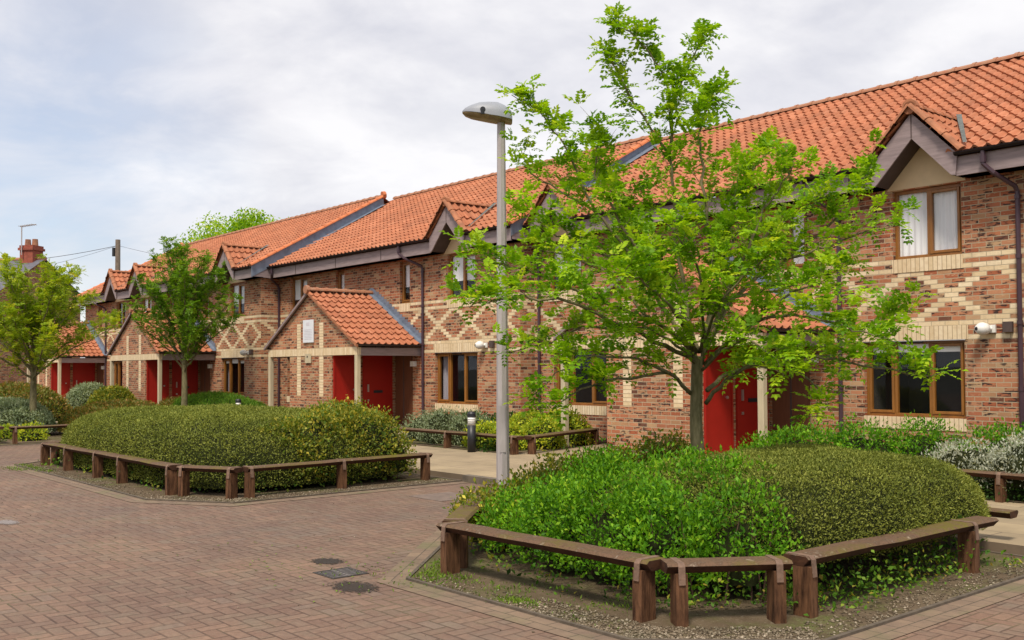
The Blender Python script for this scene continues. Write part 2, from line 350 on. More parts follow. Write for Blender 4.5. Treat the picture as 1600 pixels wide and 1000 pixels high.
def pave_mat():
    mt, t, b = newmat('herringbone_paving')
    tcn = nd(t, 'ShaderNodeTexCoord'); s = nd(t, 'ShaderNodeSeparateXYZ'); lk(t, tcn.outputs['Object'], s.inputs[0])
    U = .1035
    x = mth(t, 'DIVIDE', s.outputs[0], U); y = mth(t, 'DIVIDE', s.outputs[1], U)
    i = mth(t, 'FLOOR', x); j = mth(t, 'FLOOR', y); fx = mth(t, 'SUBTRACT', x, i); fy = mth(t, 'SUBTRACT', y, j)
    mm = mth(t, 'FLOORED_MODULO', mth(t, 'SUBTRACT', i, j), 4)
    eq = [mth(t, 'COMPARE', mm, float(k), .25) for k in range(4)]
    L = mth(t, 'ADD', fx, eq[1]); Rr = mth(t, 'ADD', mth(t, 'SUBTRACT', 1, fx), eq[0])
    Bm = mth(t, 'ADD', fy, eq[2]); T = mth(t, 'ADD', mth(t, 'SUBTRACT', 1, fy), eq[3])
    e = mth(t, 'MINIMUM', mth(t, 'MINIMUM', L, Rr), mth(t, 'MINIMUM', Bm, T))
    vec = tcn.outputs['Object']
    e2 = mth(t, 'ADD', e, mth(t, 'MULTIPLY', mth(t, 'SUBTRACT', noise(t, vec, 30, 3), .5), .05))
    joint = ramp(t, e2, [(.034, (1, 1, 1)), (.090, (0, 0, 0))])
    bi = mth(t, 'SUBTRACT', i, eq[1]); bj = mth(t, 'SUBTRACT', j, eq[2])
    cv = nd(t, 'ShaderNodeCombineXYZ'); lk(t, bi, cv.inputs[0]); lk(t, bj, cv.inputs[1])
    wn = nd(t, 'ShaderNodeTexWhiteNoise', noise_dimensions='2D'); lk(t, cv.outputs[0], wn.inputs[0])
    base = ramp(t, wn.outputs['Value'], [(0, (.178, .112, .084)), (.25, (.198, .128, .095)), (.5, (.188, .123, .093)), (.75, (.215, .139, .103)), (.93, (.196, .138, .108))], 'CONSTANT')
    n = noise(t, vec, .55, 5, .62); n4 = noise(t, vec, 60, 3, .7); n5 = noise(t, vec, 3.2, 5, .65)
    base = mixc(t, 1, base, ramp(t, n, [(.32, (.78, .78, .80)), (.68, (1.15, 1.12, 1.06))]), 'MULTIPLY')
    base = mixc(t, mth(t, 'MULTIPLY', ramp(t, n5, [(.46, (0, 0, 0)), (.76, (1, 1, 1))]), .7), base, (.175, .145, .105))
    base = mixc(t, ramp(t, n4, [(.60, (0, 0, 0)), (.8, (.5, .5, .5))]), base, (.33, .28, .22))
    n6 = noise(t, vec, 22, 4, .7)
    base = mixc(t, 1, base, ramp(t, n6, [(.3, (.80, .79, .78)), (.7, (1.15, 1.14, 1.12))]), 'MULTIPLY')
    base = mixc(t, mth(t, 'MULTIPLY', ramp(t, noise(t, vec, .9, 6, .7), [(.54, (0, 0, 0)), (.70, (1, 1, 1))]), .35), base, (.13, .115, .10))
    jc = mixc(t, ramp(t, noise(t, vec, 1.1, 4, .6), [(.52, (0, 0, 0)), (.68, (1, 1, 1))]), (.070, .042, .030), (.085, .090, .035))
    c = mixc(t, mth(t, 'MULTIPLY', joint, ramp(t, noise(t, vec, 2.3, 4, .6), [(.3, (.35, .35, .35)), (.65, (.9, .9, .9))])), base, jc)
    # mossy, silted strip beside the beds: distance given by two straight kerb lines
    lk(t, c, b.inputs['Base Color']); b.inputs['Roughness'].default_value = .8; b.inputs['Specular IOR Level'].default_value = .3
    bp = nd(t, 'ShaderNodeBump'); bp.inputs['Strength'].default_value = .7; bp.inputs['Distance'].default_value = .006
    lk(t, mth(t, 'ADD', mth(t, 'SUBTRACT', 1, joint), mth(t, 'MULTIPLY', n4, .25)), bp.inputs['Height']); lk(t, bp.outputs[0], b.inputs['Normal'])
    return mt
M['pave'] = pave_mat()
def border_mat():
    mt, t, b = newmat('border_course')
    uv = nd(t, 'ShaderNodeUVMap'); tcn = nd(t, 'ShaderNodeTexCoord'); br = nd(t, 'ShaderNodeTexBrick'); lk(t, uv.outputs[0], br.inputs['Vector'])
    br.inputs['Scale'].default_value = 1; br.inputs['Brick Width'].default_value = .205; br.inputs['Row Height'].default_value = .105; br.inputs['Mortar Size'].default_value = .0045
    br.inputs['Color1'].default_value = (.185, .125, .092, 1); br.inputs['Color2'].default_value = (.215, .15, .108, 1); br.inputs['Mortar'].default_value = (.07, .055, .04, 1)
    vec = tcn.outputs['Object']; n = noise(t, vec, 4, 5, .65); n2 = noise(t, vec, 45, 3, .7)
    c = mixc(t, 1, br.outputs[0], ramp(t, n, [(.3, (.75, .75, .72)), (.7, (1.15, 1.15, 1.05))]), 'MULTIPLY')
    c = mixc(t, ramp(t, noise(t, vec, 1.9, 4, .6), [(.5, (0, 0, 0)), (.66, (.6, .6, .6))]), c, (.14, .135, .06))
    c = mixc(t, ramp(t, n2, [(.62, (0, 0, 0)), (.78, (.5, .5, .5))]), c, (.33, .29, .22))
    lk(t, c, b.inputs['Base Color']); b.inputs['Roughness'].default_value = .9
    bp = nd(t, 'ShaderNodeBump'); bp.inputs['Strength'].default_value = .5; bp.inputs['Distance'].default_value = .006
    lk(t, mth(t, 'SUBTRACT', n2, br.outputs[1]), bp.inputs['Height']); lk(t, bp.outputs[0], b.inputs['Normal'])
    return mt
M['border'] = border_mat()
def slab_mat():
    mt, t, b = newmat('tan_slabs')
    tcn = nd(t, 'ShaderNodeTexCoord'); br = nd(t, 'ShaderNodeTexBrick'); lk(t, tcn.outputs['Object'], br.inputs['Vector'])
    br.inputs['Scale'].default_value = 1; br.inputs['Brick Width'].default_value = .6; br.inputs['Row Height'].default_value = .6
    br.inputs['Mortar Size'].default_value = .008; br.inputs['Color1'].default_value = (.36, .285, .18, 1); br.inputs['Color2'].default_value = (.31, .245, .158, 1)
    br.inputs['Mortar'].default_value = (.17, .13, .09, 1)
    n = noise(t, tcn.outputs['Object'], 1.6, 5, .65); n2 = noise(t, tcn.outputs['Object'], 50, 3, .6)
    c = mixc(t, 1, br.outputs[0], ramp(t, n, [(.3, (.75, .74, .72)), (.7, (1.1, 1.08, 1.05))]), 'MULTIPLY')
    c = mixc(t, ramp(t, n2, [(.6, (0, 0, 0)), (.8, (.4, .4, .4))]), c, (.25, .2, .14))
    lk(t, c, b.inputs['Base Color']); b.inputs['Roughness'].default_value = .88
    return mt
M['slab'] = slab_mat()
M['kerb'] = simple('kerb_stone', (.14, .115, .085), .9, .3, 6, bump=.3)
M['edging'] = simple('edging', (.10, .078, .056), .9, .35, 9, bump=.4)
def soil_mat():
    mt, t, b = newmat('soil')
    tcn = nd(t, 'ShaderNodeTexCoord'); vec = tcn.outputs['Object']
    n = noise(t, vec, 3.0, 6, .7); n2 = noise(t, vec, 40, 4, .7); n3 = noise(t, vec, 1.7, 4, .6)
    c = ramp(t, n, [(.3, (.085, .060, .038)), (.6, (.145, .108, .070)), (.8, (.20, .155, .105))])
    c = mixc(t, mth(t, 'MULTIPLY', ramp(t, n3, [(.48, (0, 0, 0)), (.66, (1, 1, 1))]), ramp(t, n2, [(.4, (.2, .2, .2)), (.6, (1, 1, 1))])), c, (.10, .125, .03))
    c = mixc(t, ramp(t, n2, [(.58, (0, 0, 0)), (.72, (.7, .7, .7))]), c, (.32, .27, .2))
    lk(t, c, b.inputs['Base Color']); b.inputs['Roughness'].default_value = .95; b.inputs['Specular IOR Level'].default_value = .1
    bp = nd(t, 'ShaderNodeBump'); bp.inputs['Strength'].default_value = .8; bp.inputs['Distance'].default_value = .02
    lk(t, n2, bp.inputs['Height']); lk(t, bp.outputs[0], b.inputs['Normal'])
    return mt
M['soil'] = soil_mat()
M['gravel'] = leaf_mat('gravel', [(0, (.08, .06, .04)), (.5, (.17, .135, .095)), (.85, (.24, .195, .145)), (1, (.38, .33, .26))], 0, .9)
M['bark'] = simple('bark', (.16, .15, .065), .9, .4, 9, bump=.8, bscale=20, stretch=(3, 3, .8), spec=.2, col2=(.25, .215, .12))
M['coreshade'] = simple('core_shade', (.020, .024, .009), .95, .3, 20, spec=.05)  # near-black colour paints the shade inside hedges and shrubs
M['yew'] = leaf_mat('yew_leaf', [(0, (.085, .115, .020)), (.4, (.175, .21, .036)), (.75, (.28, .31, .060)), (1, (.42, .41, .11))], .2, .55)
M['shrub'] = leaf_mat('bright_leaf', [(0, (.03, .10, .008)), (.35, (.08, .24, .010)), (.7, (.20, .43, .016)), (1, (.44, .58, .04))], .35, .45)
M['euon'] = leaf_mat('variegated_leaf', [(0, (.05, .11, .015)), (.35, (.13, .20, .022)), (.58, (.27, .27, .035)), (.78, (.46, .38, .05)), (.89, (.68, .62, .07)), (1, (.80, .74, .28))], .3, .4)
M['dark'] = leaf_mat('dark_leaf', [(0, (.020, .055, .012)), (.5, (.045, .11, .018)), (1, (.10, .22, .03))], .25, .4)
M['weed'] = leaf_mat('weed_leaf', [(0, (.05, .13, .012)), (.5, (.12, .27, .025)), (.85, (.24, .36, .04)), (1, (.42, .30, .06))], .35, .5)
M['sage'] = leaf_mat('sage_leaf', [(0, (.13, .19, .10)), (.5, (.26, .32, .19)), (1, (.42, .46, .32))], .2, .7)
M['silverleaf'] = leaf_mat('silver_leaf', [(0, (.22, .25, .20)), (.5, (.45, .48, .40)), (1, (.66, .68, .60))], .2, .7)
M['yellow'] = leaf_mat('gold_leaf', [(0, (.12, .22, .02)), (.4, (.30, .42, .03)), (.75, (.58, .58, .04)), (1, (.75, .68, .10))], .35, .5)
M['photinia'] = leaf_mat('bronze_leaf', [(0, (.06, .10, .015)), (.4, (.15, .18, .03)), (.75, (.30, .17, .05)), (1, (.46, .30, .08))], .3, .4)
M['rowan'] = leaf_mat('rowan_leaf', [(0, (.06, .17, .006)), (.35, (.16, .34, .008)), (.7, (.33, .53, .014)), (1, (.60, .68, .05))], .42, .45)
M['rowan2'] = leaf_mat('rowan_leaf_dark', [(0, (.05, .14, .008)), (.5, (.13, .27, .014)), (1, (.30, .44, .03))], .4, .45)
M['rowan3'] = leaf_mat('rowan_leaf_gold', [(0, (.08, .16, .010)), (.45, (.23, .35, .016)), (.85, (.44, .49, .03)), (1, (.62, .48, .06))], .42, .45)
M['grass'] = leaf_mat('grass_blade', [(0, (.07, .14, .015)), (1, (.22, .33, .04))], .3, .5)
M['lampgrey'] = simple('galvanised', (.42, .385, .38), .5, .15, 4, metal=.1, stretch=(4, 4, .6))
M['lamphead'] = simple('lamp_head', (.27, .29, .33), .5, .1, 4)
M['lens'] = simple('lamp_lens', (.26, .20, .10), .25, .3, 12)
M['slate'] = simple('slate', (.11, .11, .135), .7, .3, 5, bump=.3)
M['asphalt'] = simple('far_ground', (.10, .10, .085), .95, .3, .6)

# ------------------------------------------------------------------ foliage tools
rng = np.random.default_rng(7)
def unit(a): return a/np.maximum(np.linalg.norm(a, axis=-1, keepdims=True), 1e-9)
def leaf_geo(P, D, Nn, L, W, fold=.25):
    """P base (n,3), D direction, Nn approx normal, L length (n), W width (n) -> rhombus quads"""
    D = unit(D); S = unit(np.cross(D, Nn)); Nn = np.cross(S, D)
    L = np.broadcast_to(np.asarray(L, dtype=float), (len(P),))[:, None]; W = np.broadcast_to(np.asarray(W, dtype=float), (len(P),))[:, None]
    a = P; b = P+D*L*.5+S*W*.5+Nn*W*fold; c = P+D*L; d = P+D*L*.5-S*W*.5+Nn*W*fold
    V = np.stack([a, b, c, d], 1).reshape(-1, 3); F = np.arange(len(P)*4).reshape(-1, 4)
    return V, F
def scatter(V, T, n, rg=rng):
    V = np.asarray(V); T = np.asarray(T); a, b, c = V[T[:, 0]], V[T[:, 1]], V[T[:, 2]]
    cr_ = np.cross(b-a, c-a); ar = np.linalg.norm(cr_, axis=1); p = ar/ar.sum()
    k = rg.choice(len(T), n, p=p); r1 = np.sqrt(rg.random((n, 1))); r2 = rg.random((n, 1))
    return a[k]*(1-r1)+b[k]*r1*(1-r2)+c[k]*r1*r2, unit(cr_[k])
def tris(F):
    F = np.asarray(F); return np.concatenate([F[:, [0, 1, 2]], F[:, [0, 2, 3]]])
_ph = rng.random((12, 4))*6.28
def wob(P, f=1.0):
    x, y, z = P[:, 0]*f, P[:, 1]*f, P[:, 2]*f
    return (np.sin(x*2.1+_ph[0, 0]+1.3*np.sin(y*1.7))*np.sin(y*2.6+_ph[1, 0])+.6*np.sin(x*5.3+_ph[2, 0]+z*3)*np.sin(y*4.7+_ph[3, 0]+z*2)
            + .4*np.sin(x*11+_ph[4, 0])*np.sin(y*10+z*9+_ph[5, 0]))/2
def dome(cx, cy, a, b, z0, h, p=3.0, q=2.4, amp=.04, nu=96, nv=28, rot=0, tilt=(0, 0), f=1.0):
    th = np.linspace(0, 2*np.pi, nu, endpoint=False); ph = np.linspace(0, 1, nv)
    V = []
    for k in ph:
        # k 0..1 : bottom side to top centre
        ang = k*np.pi/2; cz = math.sin(ang)**(2/q); rr = max(math.cos(ang), 1e-4)**(2/q)
        c, s = np.cos(th), np.sin(th)
        rad = 1/(np.abs(c)**p+np.abs(s)**p)**(1/p)
        V.append(np.stack([a*rr*rad*c, b*rr*rad*s, np.full(nu, cz*h)], 1))
    V = np.concatenate(V); 
    V[:, 2] *= 1+tilt[0]*V[:, 0]/a+tilt[1]*V[:, 1]/b
    cr_, sr = math.cos(rot), math.sin(rot); x = V[:, 0]*cr_-V[:, 1]*sr; y = V[:, 0]*sr+V[:, 1]*cr_
    V = np.stack([x+cx, y+cy, V[:, 2]+z0], 1)
    N = unit((V-np.array([cx, cy, z0]))/np.array([a, b, h])**2)
    V = V+N*(wob(V, f)*amp)[:, None]
    F = []
    for i in range(nv-1):
        for j in range(nu):
            F.append((i*nu+j, i*nu+(j+1) % nu, (i+1)*nu+(j+1) % nu, (i+1)*nu+j))
    return V, np.array(F), N
def hedge_part(V, F, n, size, depth, seed, up=.5, spread=.9, asp=.45, cl=1, clr=0, sprig=0):
    rg = np.random.default_rng(seed)
    P, N = scatter(V, tris(F), max(1, n//cl), rg)
    dv = rg.random(len(P))
    P = P-N*(dv*depth)[:, None]
    if cl > 1:
        base = np.repeat(P, cl, 0); Nn = np.repeat(N, cl, 0); dv = np.repeat(dv, cl)
        off = rg.normal(size=base.shape)*clr; P = base+off; N = unit(Nn*.6+unit(off)*1.0)
        cvar = np.repeat(rg.random(len(base)//cl), cl)
    else: cvar = rg.random(len(P))
    P = P+N*(rg.random(len(P))**3*size*1.2)[:, None]
    if sprig: k_ = np.repeat(rg.random(len(P)//cl)**1.6, cl); P = P+(N*.5+np.array([0, 0, .7]))*(k_*sprig)[:, None]
    D = unit(N+rg.normal(size=P.shape)*spread+np.array([0, 0, up])); Nn = unit(rg.normal(size=P.shape)+N*.8+np.array([0, 0, .6]))
    sz = size*(.65+.7*rg.random(len(P)))
    LV, LF = leaf_geo(P, D, Nn, sz, sz*asp)
    var = np.clip(.45*rg.random(len(P))+.35*cvar+.25*(1-dv)*rg.random(len(P)), 0, 1)
    return LV, LF, var
def hedge(name, mat, label, cat, parts, loc, core=True, group=None, stems=None):
    """parts: list of dict(V,F,n,size,depth,seed,...)"""
    e = empty(name, loc, label=label, cat=cat, group=group)
    LV, LF, A = [], [], []; b = 0
    cV, cF = [], []; cb = 0
    for q in parts:
        V, F, N = q.pop('geo'); ins = q.pop('inset', .05)
        v, f, a = hedge_part(V, F, **q); LV.append(v); LF.append(f+b); A.append(a); b += len(v)
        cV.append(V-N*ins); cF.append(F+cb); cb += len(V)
    if core: mk_obj('shade_core', np.concatenate(cV), np.concatenate(cF), M['coreshade'], e, True)  # smooth inner shell, its dark colour stands in for shade between leaves
    if stems:
        rj = random.Random(stems[0]); st = MB()
        for _ in range(stems[1]):
            x = rj.uniform(stems[2], stems[3]); y = rj.uniform(stems[4], stems[5]); dx, dy = rj.uniform(-.16, .16), rj.uniform(-.10, .12); h_ = rj.uniform(.45, stems[6])
            st.tube([(x, y, .0), (x+dx*.4, y+dy*.4, h_*.5), (x+dx, y+dy, h_)], [.008, .006, .0035], 5, False)
        st.build('stems', M['stem'], e, True)
    mk_obj('foliage', np.concatenate(LV), np.concatenate(LF), mat, e, False, np.concatenate(A))
    return e

# ------------------------------------------------------------------ setting: ground, paving, path, beds
def sheet(name, pts, z, mat, kind='structure'):
    mb = MB(); mb.add([(x, y, z) for x, y in pts], [tuple(range(len(pts)))]); o = mb.build(name, mat); o['kind'] = kind; return o
sheet('ground', [(-900, -900), (900, -900), (900, 900), (-900, 900)], -.012, M['asphalt'])
sheet('road', [(-60, -25), (12, -25), (12, 9.2), (-60, 9.2)], 0, M['pave'])
pm = MB(); pm.box(-60, 6, 9.0, 16.2, -.01, .085); pm.build('pavement', M['slab'], kind='structure')
km = MB()
km.box(-11.6, -8.75, 8.87, 8.997, -.01, .10); km.box(-3.35, 6, 8.87, 8.997, -.01, .10); km.box(-24, -19.5, 8.87, 8.997, -.01, .10); km.box(-60, -31, 8.87, 8.997, -.01, .10)
km.build('kerb', M['kerb'], kind='structure')
def bed(outer, tagname='planting_bed'):
    """outer: polygon of the kerb line; soil inside, edging strip and border course around it"""
    sheet(tagname, outer, .012, M['soil'])
    n = len(outer); cx = sum(p[0] for p in outer)/n; cy = sum(p[1] for p in outer)/n
    def off(d):
        r = []
        for i in range(n):
            a, b_, c = Vector(outer[i-1]), Vector(outer[i]), Vector(outer[(i+1) % n])
            e1 = (b_-a).normalized(); e2 = (c-b_).normalized(); n1_ = Vector((e1.y, -e1.x)); n2_ = Vector((e2.y, -e2.x))
            k = (n1_+n2_); k = k/(1+n1_.dot(n2_)); r.append(b_+k*d)
        return r
    a0, a1, a2 = off(0), off(.030), off(.24)
    ed, bo = MB(), MB(); buv = []; run = 0
    for i in range(n):
        j = (i+1) % n
        ed.add([(a0[i].x, a0[i].y, .022), (a0[j].x, a0[j].y, .022), (a1[j].x, a1[j].y, .022), (a1[i].x, a1[i].y, .022),
                (a0[i].x, a0[i].y, -.01), (a0[j].x, a0[j].y, -.01), (a1[j].x, a1[j].y, -.01), (a1[i].x, a1[i].y, -.01)],
               [(0, 1, 2, 3), (3, 2, 6, 7), (0, 4, 5, 1)])
        bo.quad((a1[i].x, a1[i].y, .005), (a1[j].x, a1[j].y, .005), (a2[j].x, a2[j].y, .005), (a2[i].x, a2[i].y, .005))
        dd_ = (a1[j]-a1[i]).normalized(); buv += [((q_-a1[i]).dot(dd_)+run, v_) for q_, v_ in ((a1[i], .004), (a1[j], .004), (a2[j], .206), (a2[i], .206))]; run += (a1[j]-a1[i]).length
    ed.build('bed_edging', M['edging'], kind='structure'); bo_ = bo.build('border_paving', M['border'], kind='structure'); l_ = bo_.data.uv_layers.new(name='UVMap'); l_.data.foreach_set('uv', np.array(buv, dtype=np.float32).ravel())
BED1 = [(-6.50, 4.45), (-4.15, 4.45), (-3.38, 5.28), (-3.38, 8.86), (-8.75, 8.86), (-8.75, 6.85)]
BED2 = [(-18.9, 4.68), (-12.7, 4.68), (-11.65, 5.35), (-11.65, 8.86), (-19.6, 8.86), (-19.6, 5.5)]
BED4 = [(-36, 4.0), (-25.2, 4.0), (-24.15, 5.6), (-24.15, 8.86), (-36, 8.86)]
for b_ in (BED1, BED2, BED4): bed(b_)
sheet('flower_bed', [(-19.0, 11.75), (-13.9, 11.75), (-14.55, 14.4), (-14.7, 15.52), (-19.0, 15.06)], .097, M['soil'])
sheet('flower_bed', [(-9.2, 11.75), (4, 11.75), (4, 15.5), (-9.2, 15.5)], .097, M['soil'])
sheet('flower_bed', [(-33.2, 11.4), (-26.3, 11.4), (-26.3, 14.4), (-33.2, 14.4)], .097, M['soil'])

# ------------------------------------------------------------------ roof tile meshes
def tile_mesh(name, mat, parent, O, U, Vd, nu, nv, pu, gv, skip=None, seg=6, u0=0, flip=1):
    """pantiles: O lower left corner, U unit along the eave, Vd unit up the slope"""
    O = Vector(O); U = Vector(U).normalized(); Vd = Vector(Vd).normalized(); N = U.cross(Vd).normalized()
    if N.z < 0: N = -N
    ts = [k/seg for k in range(seg+1)]
    def prof(t):
        t = t if flip > 0 else 1-t
        return .029*math.cos(2*math.pi*(t-.22))+.012*math.cos(4*math.pi*(t-.2))
    hs = [prof(t) for t in ts]
    vs, fs, uvs = [], [], []
    rj = random.Random(5)
    for j in range(nv):
        for i in range(nu):
            if skip and skip(i, j): continue
            jit = rj.uniform(-.006, .006); b = len(vs)
            for k, t in enumerate(ts):
                p = O+U*((i+t)*pu)+Vd*(j*gv); lo = p+N*(hs[k]+.050+jit); up_ = p+Vd*(gv+.02)+N*(hs[k]+.012); dn = p+N*(hs[k]+.012)+Vd*.004
                vs += [lo, up_, dn]
            for k in range(seg):
                a = b+k*3; c = b+(k+1)*3
                f1, f2 = (a, c, c+1, a+1), (a+2, c+2, c, a)
                fs += [f1, f2]
                uk, uk1 = i+.02+.96*ts[k], i+.02+.96*ts[k+1]
                uvs += [(uk, j+.02), (uk1, j+.02), (uk1, j+.97), (uk, j+.97), (uk, j+.02), (uk1, j+.02), (uk1, j+.05), (uk, j+.05)]
    o = mk_obj(name, np.array([tuple(v) for v in vs]), fs, mat, parent, False)
    l = o.data.uv_layers.new(name='UVMap'); l.data.foreach_set('uv', np.array(uvs, dtype=np.float32).ravel())
    for p in o.data.polygons: p.use_smooth = False
    return o
def half_round(mb, a, b_, r, step=.42, n=7, collar=.018):
    """row of half round tiles from a to b"""
    a = Vector(a); b_ = Vector(b_); L = (b_-a).length; d = (b_-a).normalized(); k = max(1, round(L/step)); st = L/k
    side = d.cross(Vector((0, 0, 1))).normalized(); up = side.cross(d)
    for i in range(k):
        for (s0, s1, rr) in ((i*st, (i+1)*st+.01, r), (i*st-.01, i*st+.06, r+collar)):
            vs = []
            for s_ in (s0, s1):
                p = a+d*s_
                for q in range(n+1):
                    t = math.pi*q/n; vs.append(p+side*math.cos(t)*rr+up*(math.sin(t)*rr*.85))
            mb.add(vs, [(q, q+1, n+2+q, n+1+q) for q in range(n)]+[tuple(range(n+1)), tuple(range(n+1, 2*n+2))])

# ------------------------------------------------------------------ terraced houses
EZ, SL = 4.97, .545      # eave height of tiles, slope
RY = 4.55                # ridge behind wall
FY = .40                 # fascia in front of wall
def window(par, x0, x1, z0, z1, Y, lights, curtain=None, blind=False, room=True, vent=False):
    """frame part with pane, curtain sub-parts. Y = wall face"""
    yf = Y+.075; fw_ = .055
    fr = MB(); fr.bbox(x0, x1, yf, yf+.07, z1-fw_, z1, .006); fr.bbox(x0, x1, yf, yf+.07, z0, z0+fw_, .006)
    fr.bbox(x0, x0+fw_, yf+.002, yf+.068, z0+fw_, z1-fw_, .006, 2); fr.bbox(x1-fw_, x1, yf+.002, yf+.068, z0+fw_, z1-fw_, .006, 2)
    xs = [x0+fw_]; W = (x1-x0-2*fw_); acc = 0
    tot = sum(l[0] for l in lights)
    for li, (wd, sash) in enumerate(lights):
        a = x0+fw_+W*acc/tot; acc += wd; b = x0+fw_+W*acc/tot
        if li: fr.bbox(a-.025, a+.025, yf+.001, yf+.069, z0+fw_, z1-fw_, .006, 2)
        if sash:
            i0 = a+(.026 if li else .001); i1 = b-(.026 if li < len(lights)-1 else .001); s_ = .045
            zz0, zz1 = z0+fw_+.001, z1-fw_-.001
            fr.bbox(i0, i0+s_, yf-.015, yf+.05, zz0, zz1, .006, 2); fr.bbox(i1-s_, i1, yf-.015, yf+.05, zz0, zz1, .006, 2)
            fr.bbox(i0+s_, i1-s_, yf-.014, yf+.049, zz0, zz0+s_, .005, 0); fr.bbox(i0+s_, i1-s_, yf-.014, yf+.049, zz1-s_, zz1, .005, 0)
    w_ = fr.build('window', M['oak'], par)
    pn = MB(); pn.quad((x0+.03, yf+.03, z0+.03), (x1-.03, yf+.03, z0+.03), (x1-.03, yf+.03, z1-.03), (x0+.03, yf+.03, z1-.03)); pn.build('pane', M['glass'], w_)
    if vent: MB().box((x0+x1)/2-.25, (x0+x1)/2+.15, yf-.012, yf-.001, z1-.045, z1-.018).build('trickle_vent', M['gutter'], w_)
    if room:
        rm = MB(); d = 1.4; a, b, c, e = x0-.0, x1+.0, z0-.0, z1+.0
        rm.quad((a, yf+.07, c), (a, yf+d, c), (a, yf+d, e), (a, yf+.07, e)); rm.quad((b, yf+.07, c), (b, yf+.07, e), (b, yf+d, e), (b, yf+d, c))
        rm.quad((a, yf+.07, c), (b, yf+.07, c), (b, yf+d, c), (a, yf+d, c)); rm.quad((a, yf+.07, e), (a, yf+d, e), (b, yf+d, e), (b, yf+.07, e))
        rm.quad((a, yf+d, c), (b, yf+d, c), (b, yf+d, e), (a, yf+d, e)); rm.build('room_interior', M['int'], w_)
    def wavy(c0, c1, zb, zt, yy, mat, nm, amp=.018):
        n = max(8, int((c1-c0)/.018)); mb = MB(); vs = []
        for i in range(n+1):
            x = c0+(c1-c0)*i/n; y = yy+amp*math.sin(i*1.05)+amp*.5*math.sin(i*.37+c0)
            vs += [(x, y, zb), (x, y, zt)]
        mb.add(vs, [(2*i, 2*i+2, 2*i+3, 2*i+1) for i in range(n)]); mb.build(nm, mat, w_)
    if curtain == 'net': wavy(x0+.04, x1-.04, z0+.03, z1-.03, yf+.075, M['curtain'], 'net_curtain', .010)
    if curtain == 'nethalf': wavy(x0+.04, x1-.04, z0+.45, z1-.03, yf+.075, M['curtain'], 'net_curtain', .010)
    if curtain == 'side': wavy(x0+.05, x0+.28, z0+.03, z1-.03, yf+.16, M['drape'], 'curtain', .03)
    if blind: MB().box(x0+.05, x1-.05, yf+.05, yf+.06, z1-.19, z1-.04).build('roller_blind', M['white'], w_)
    return w_
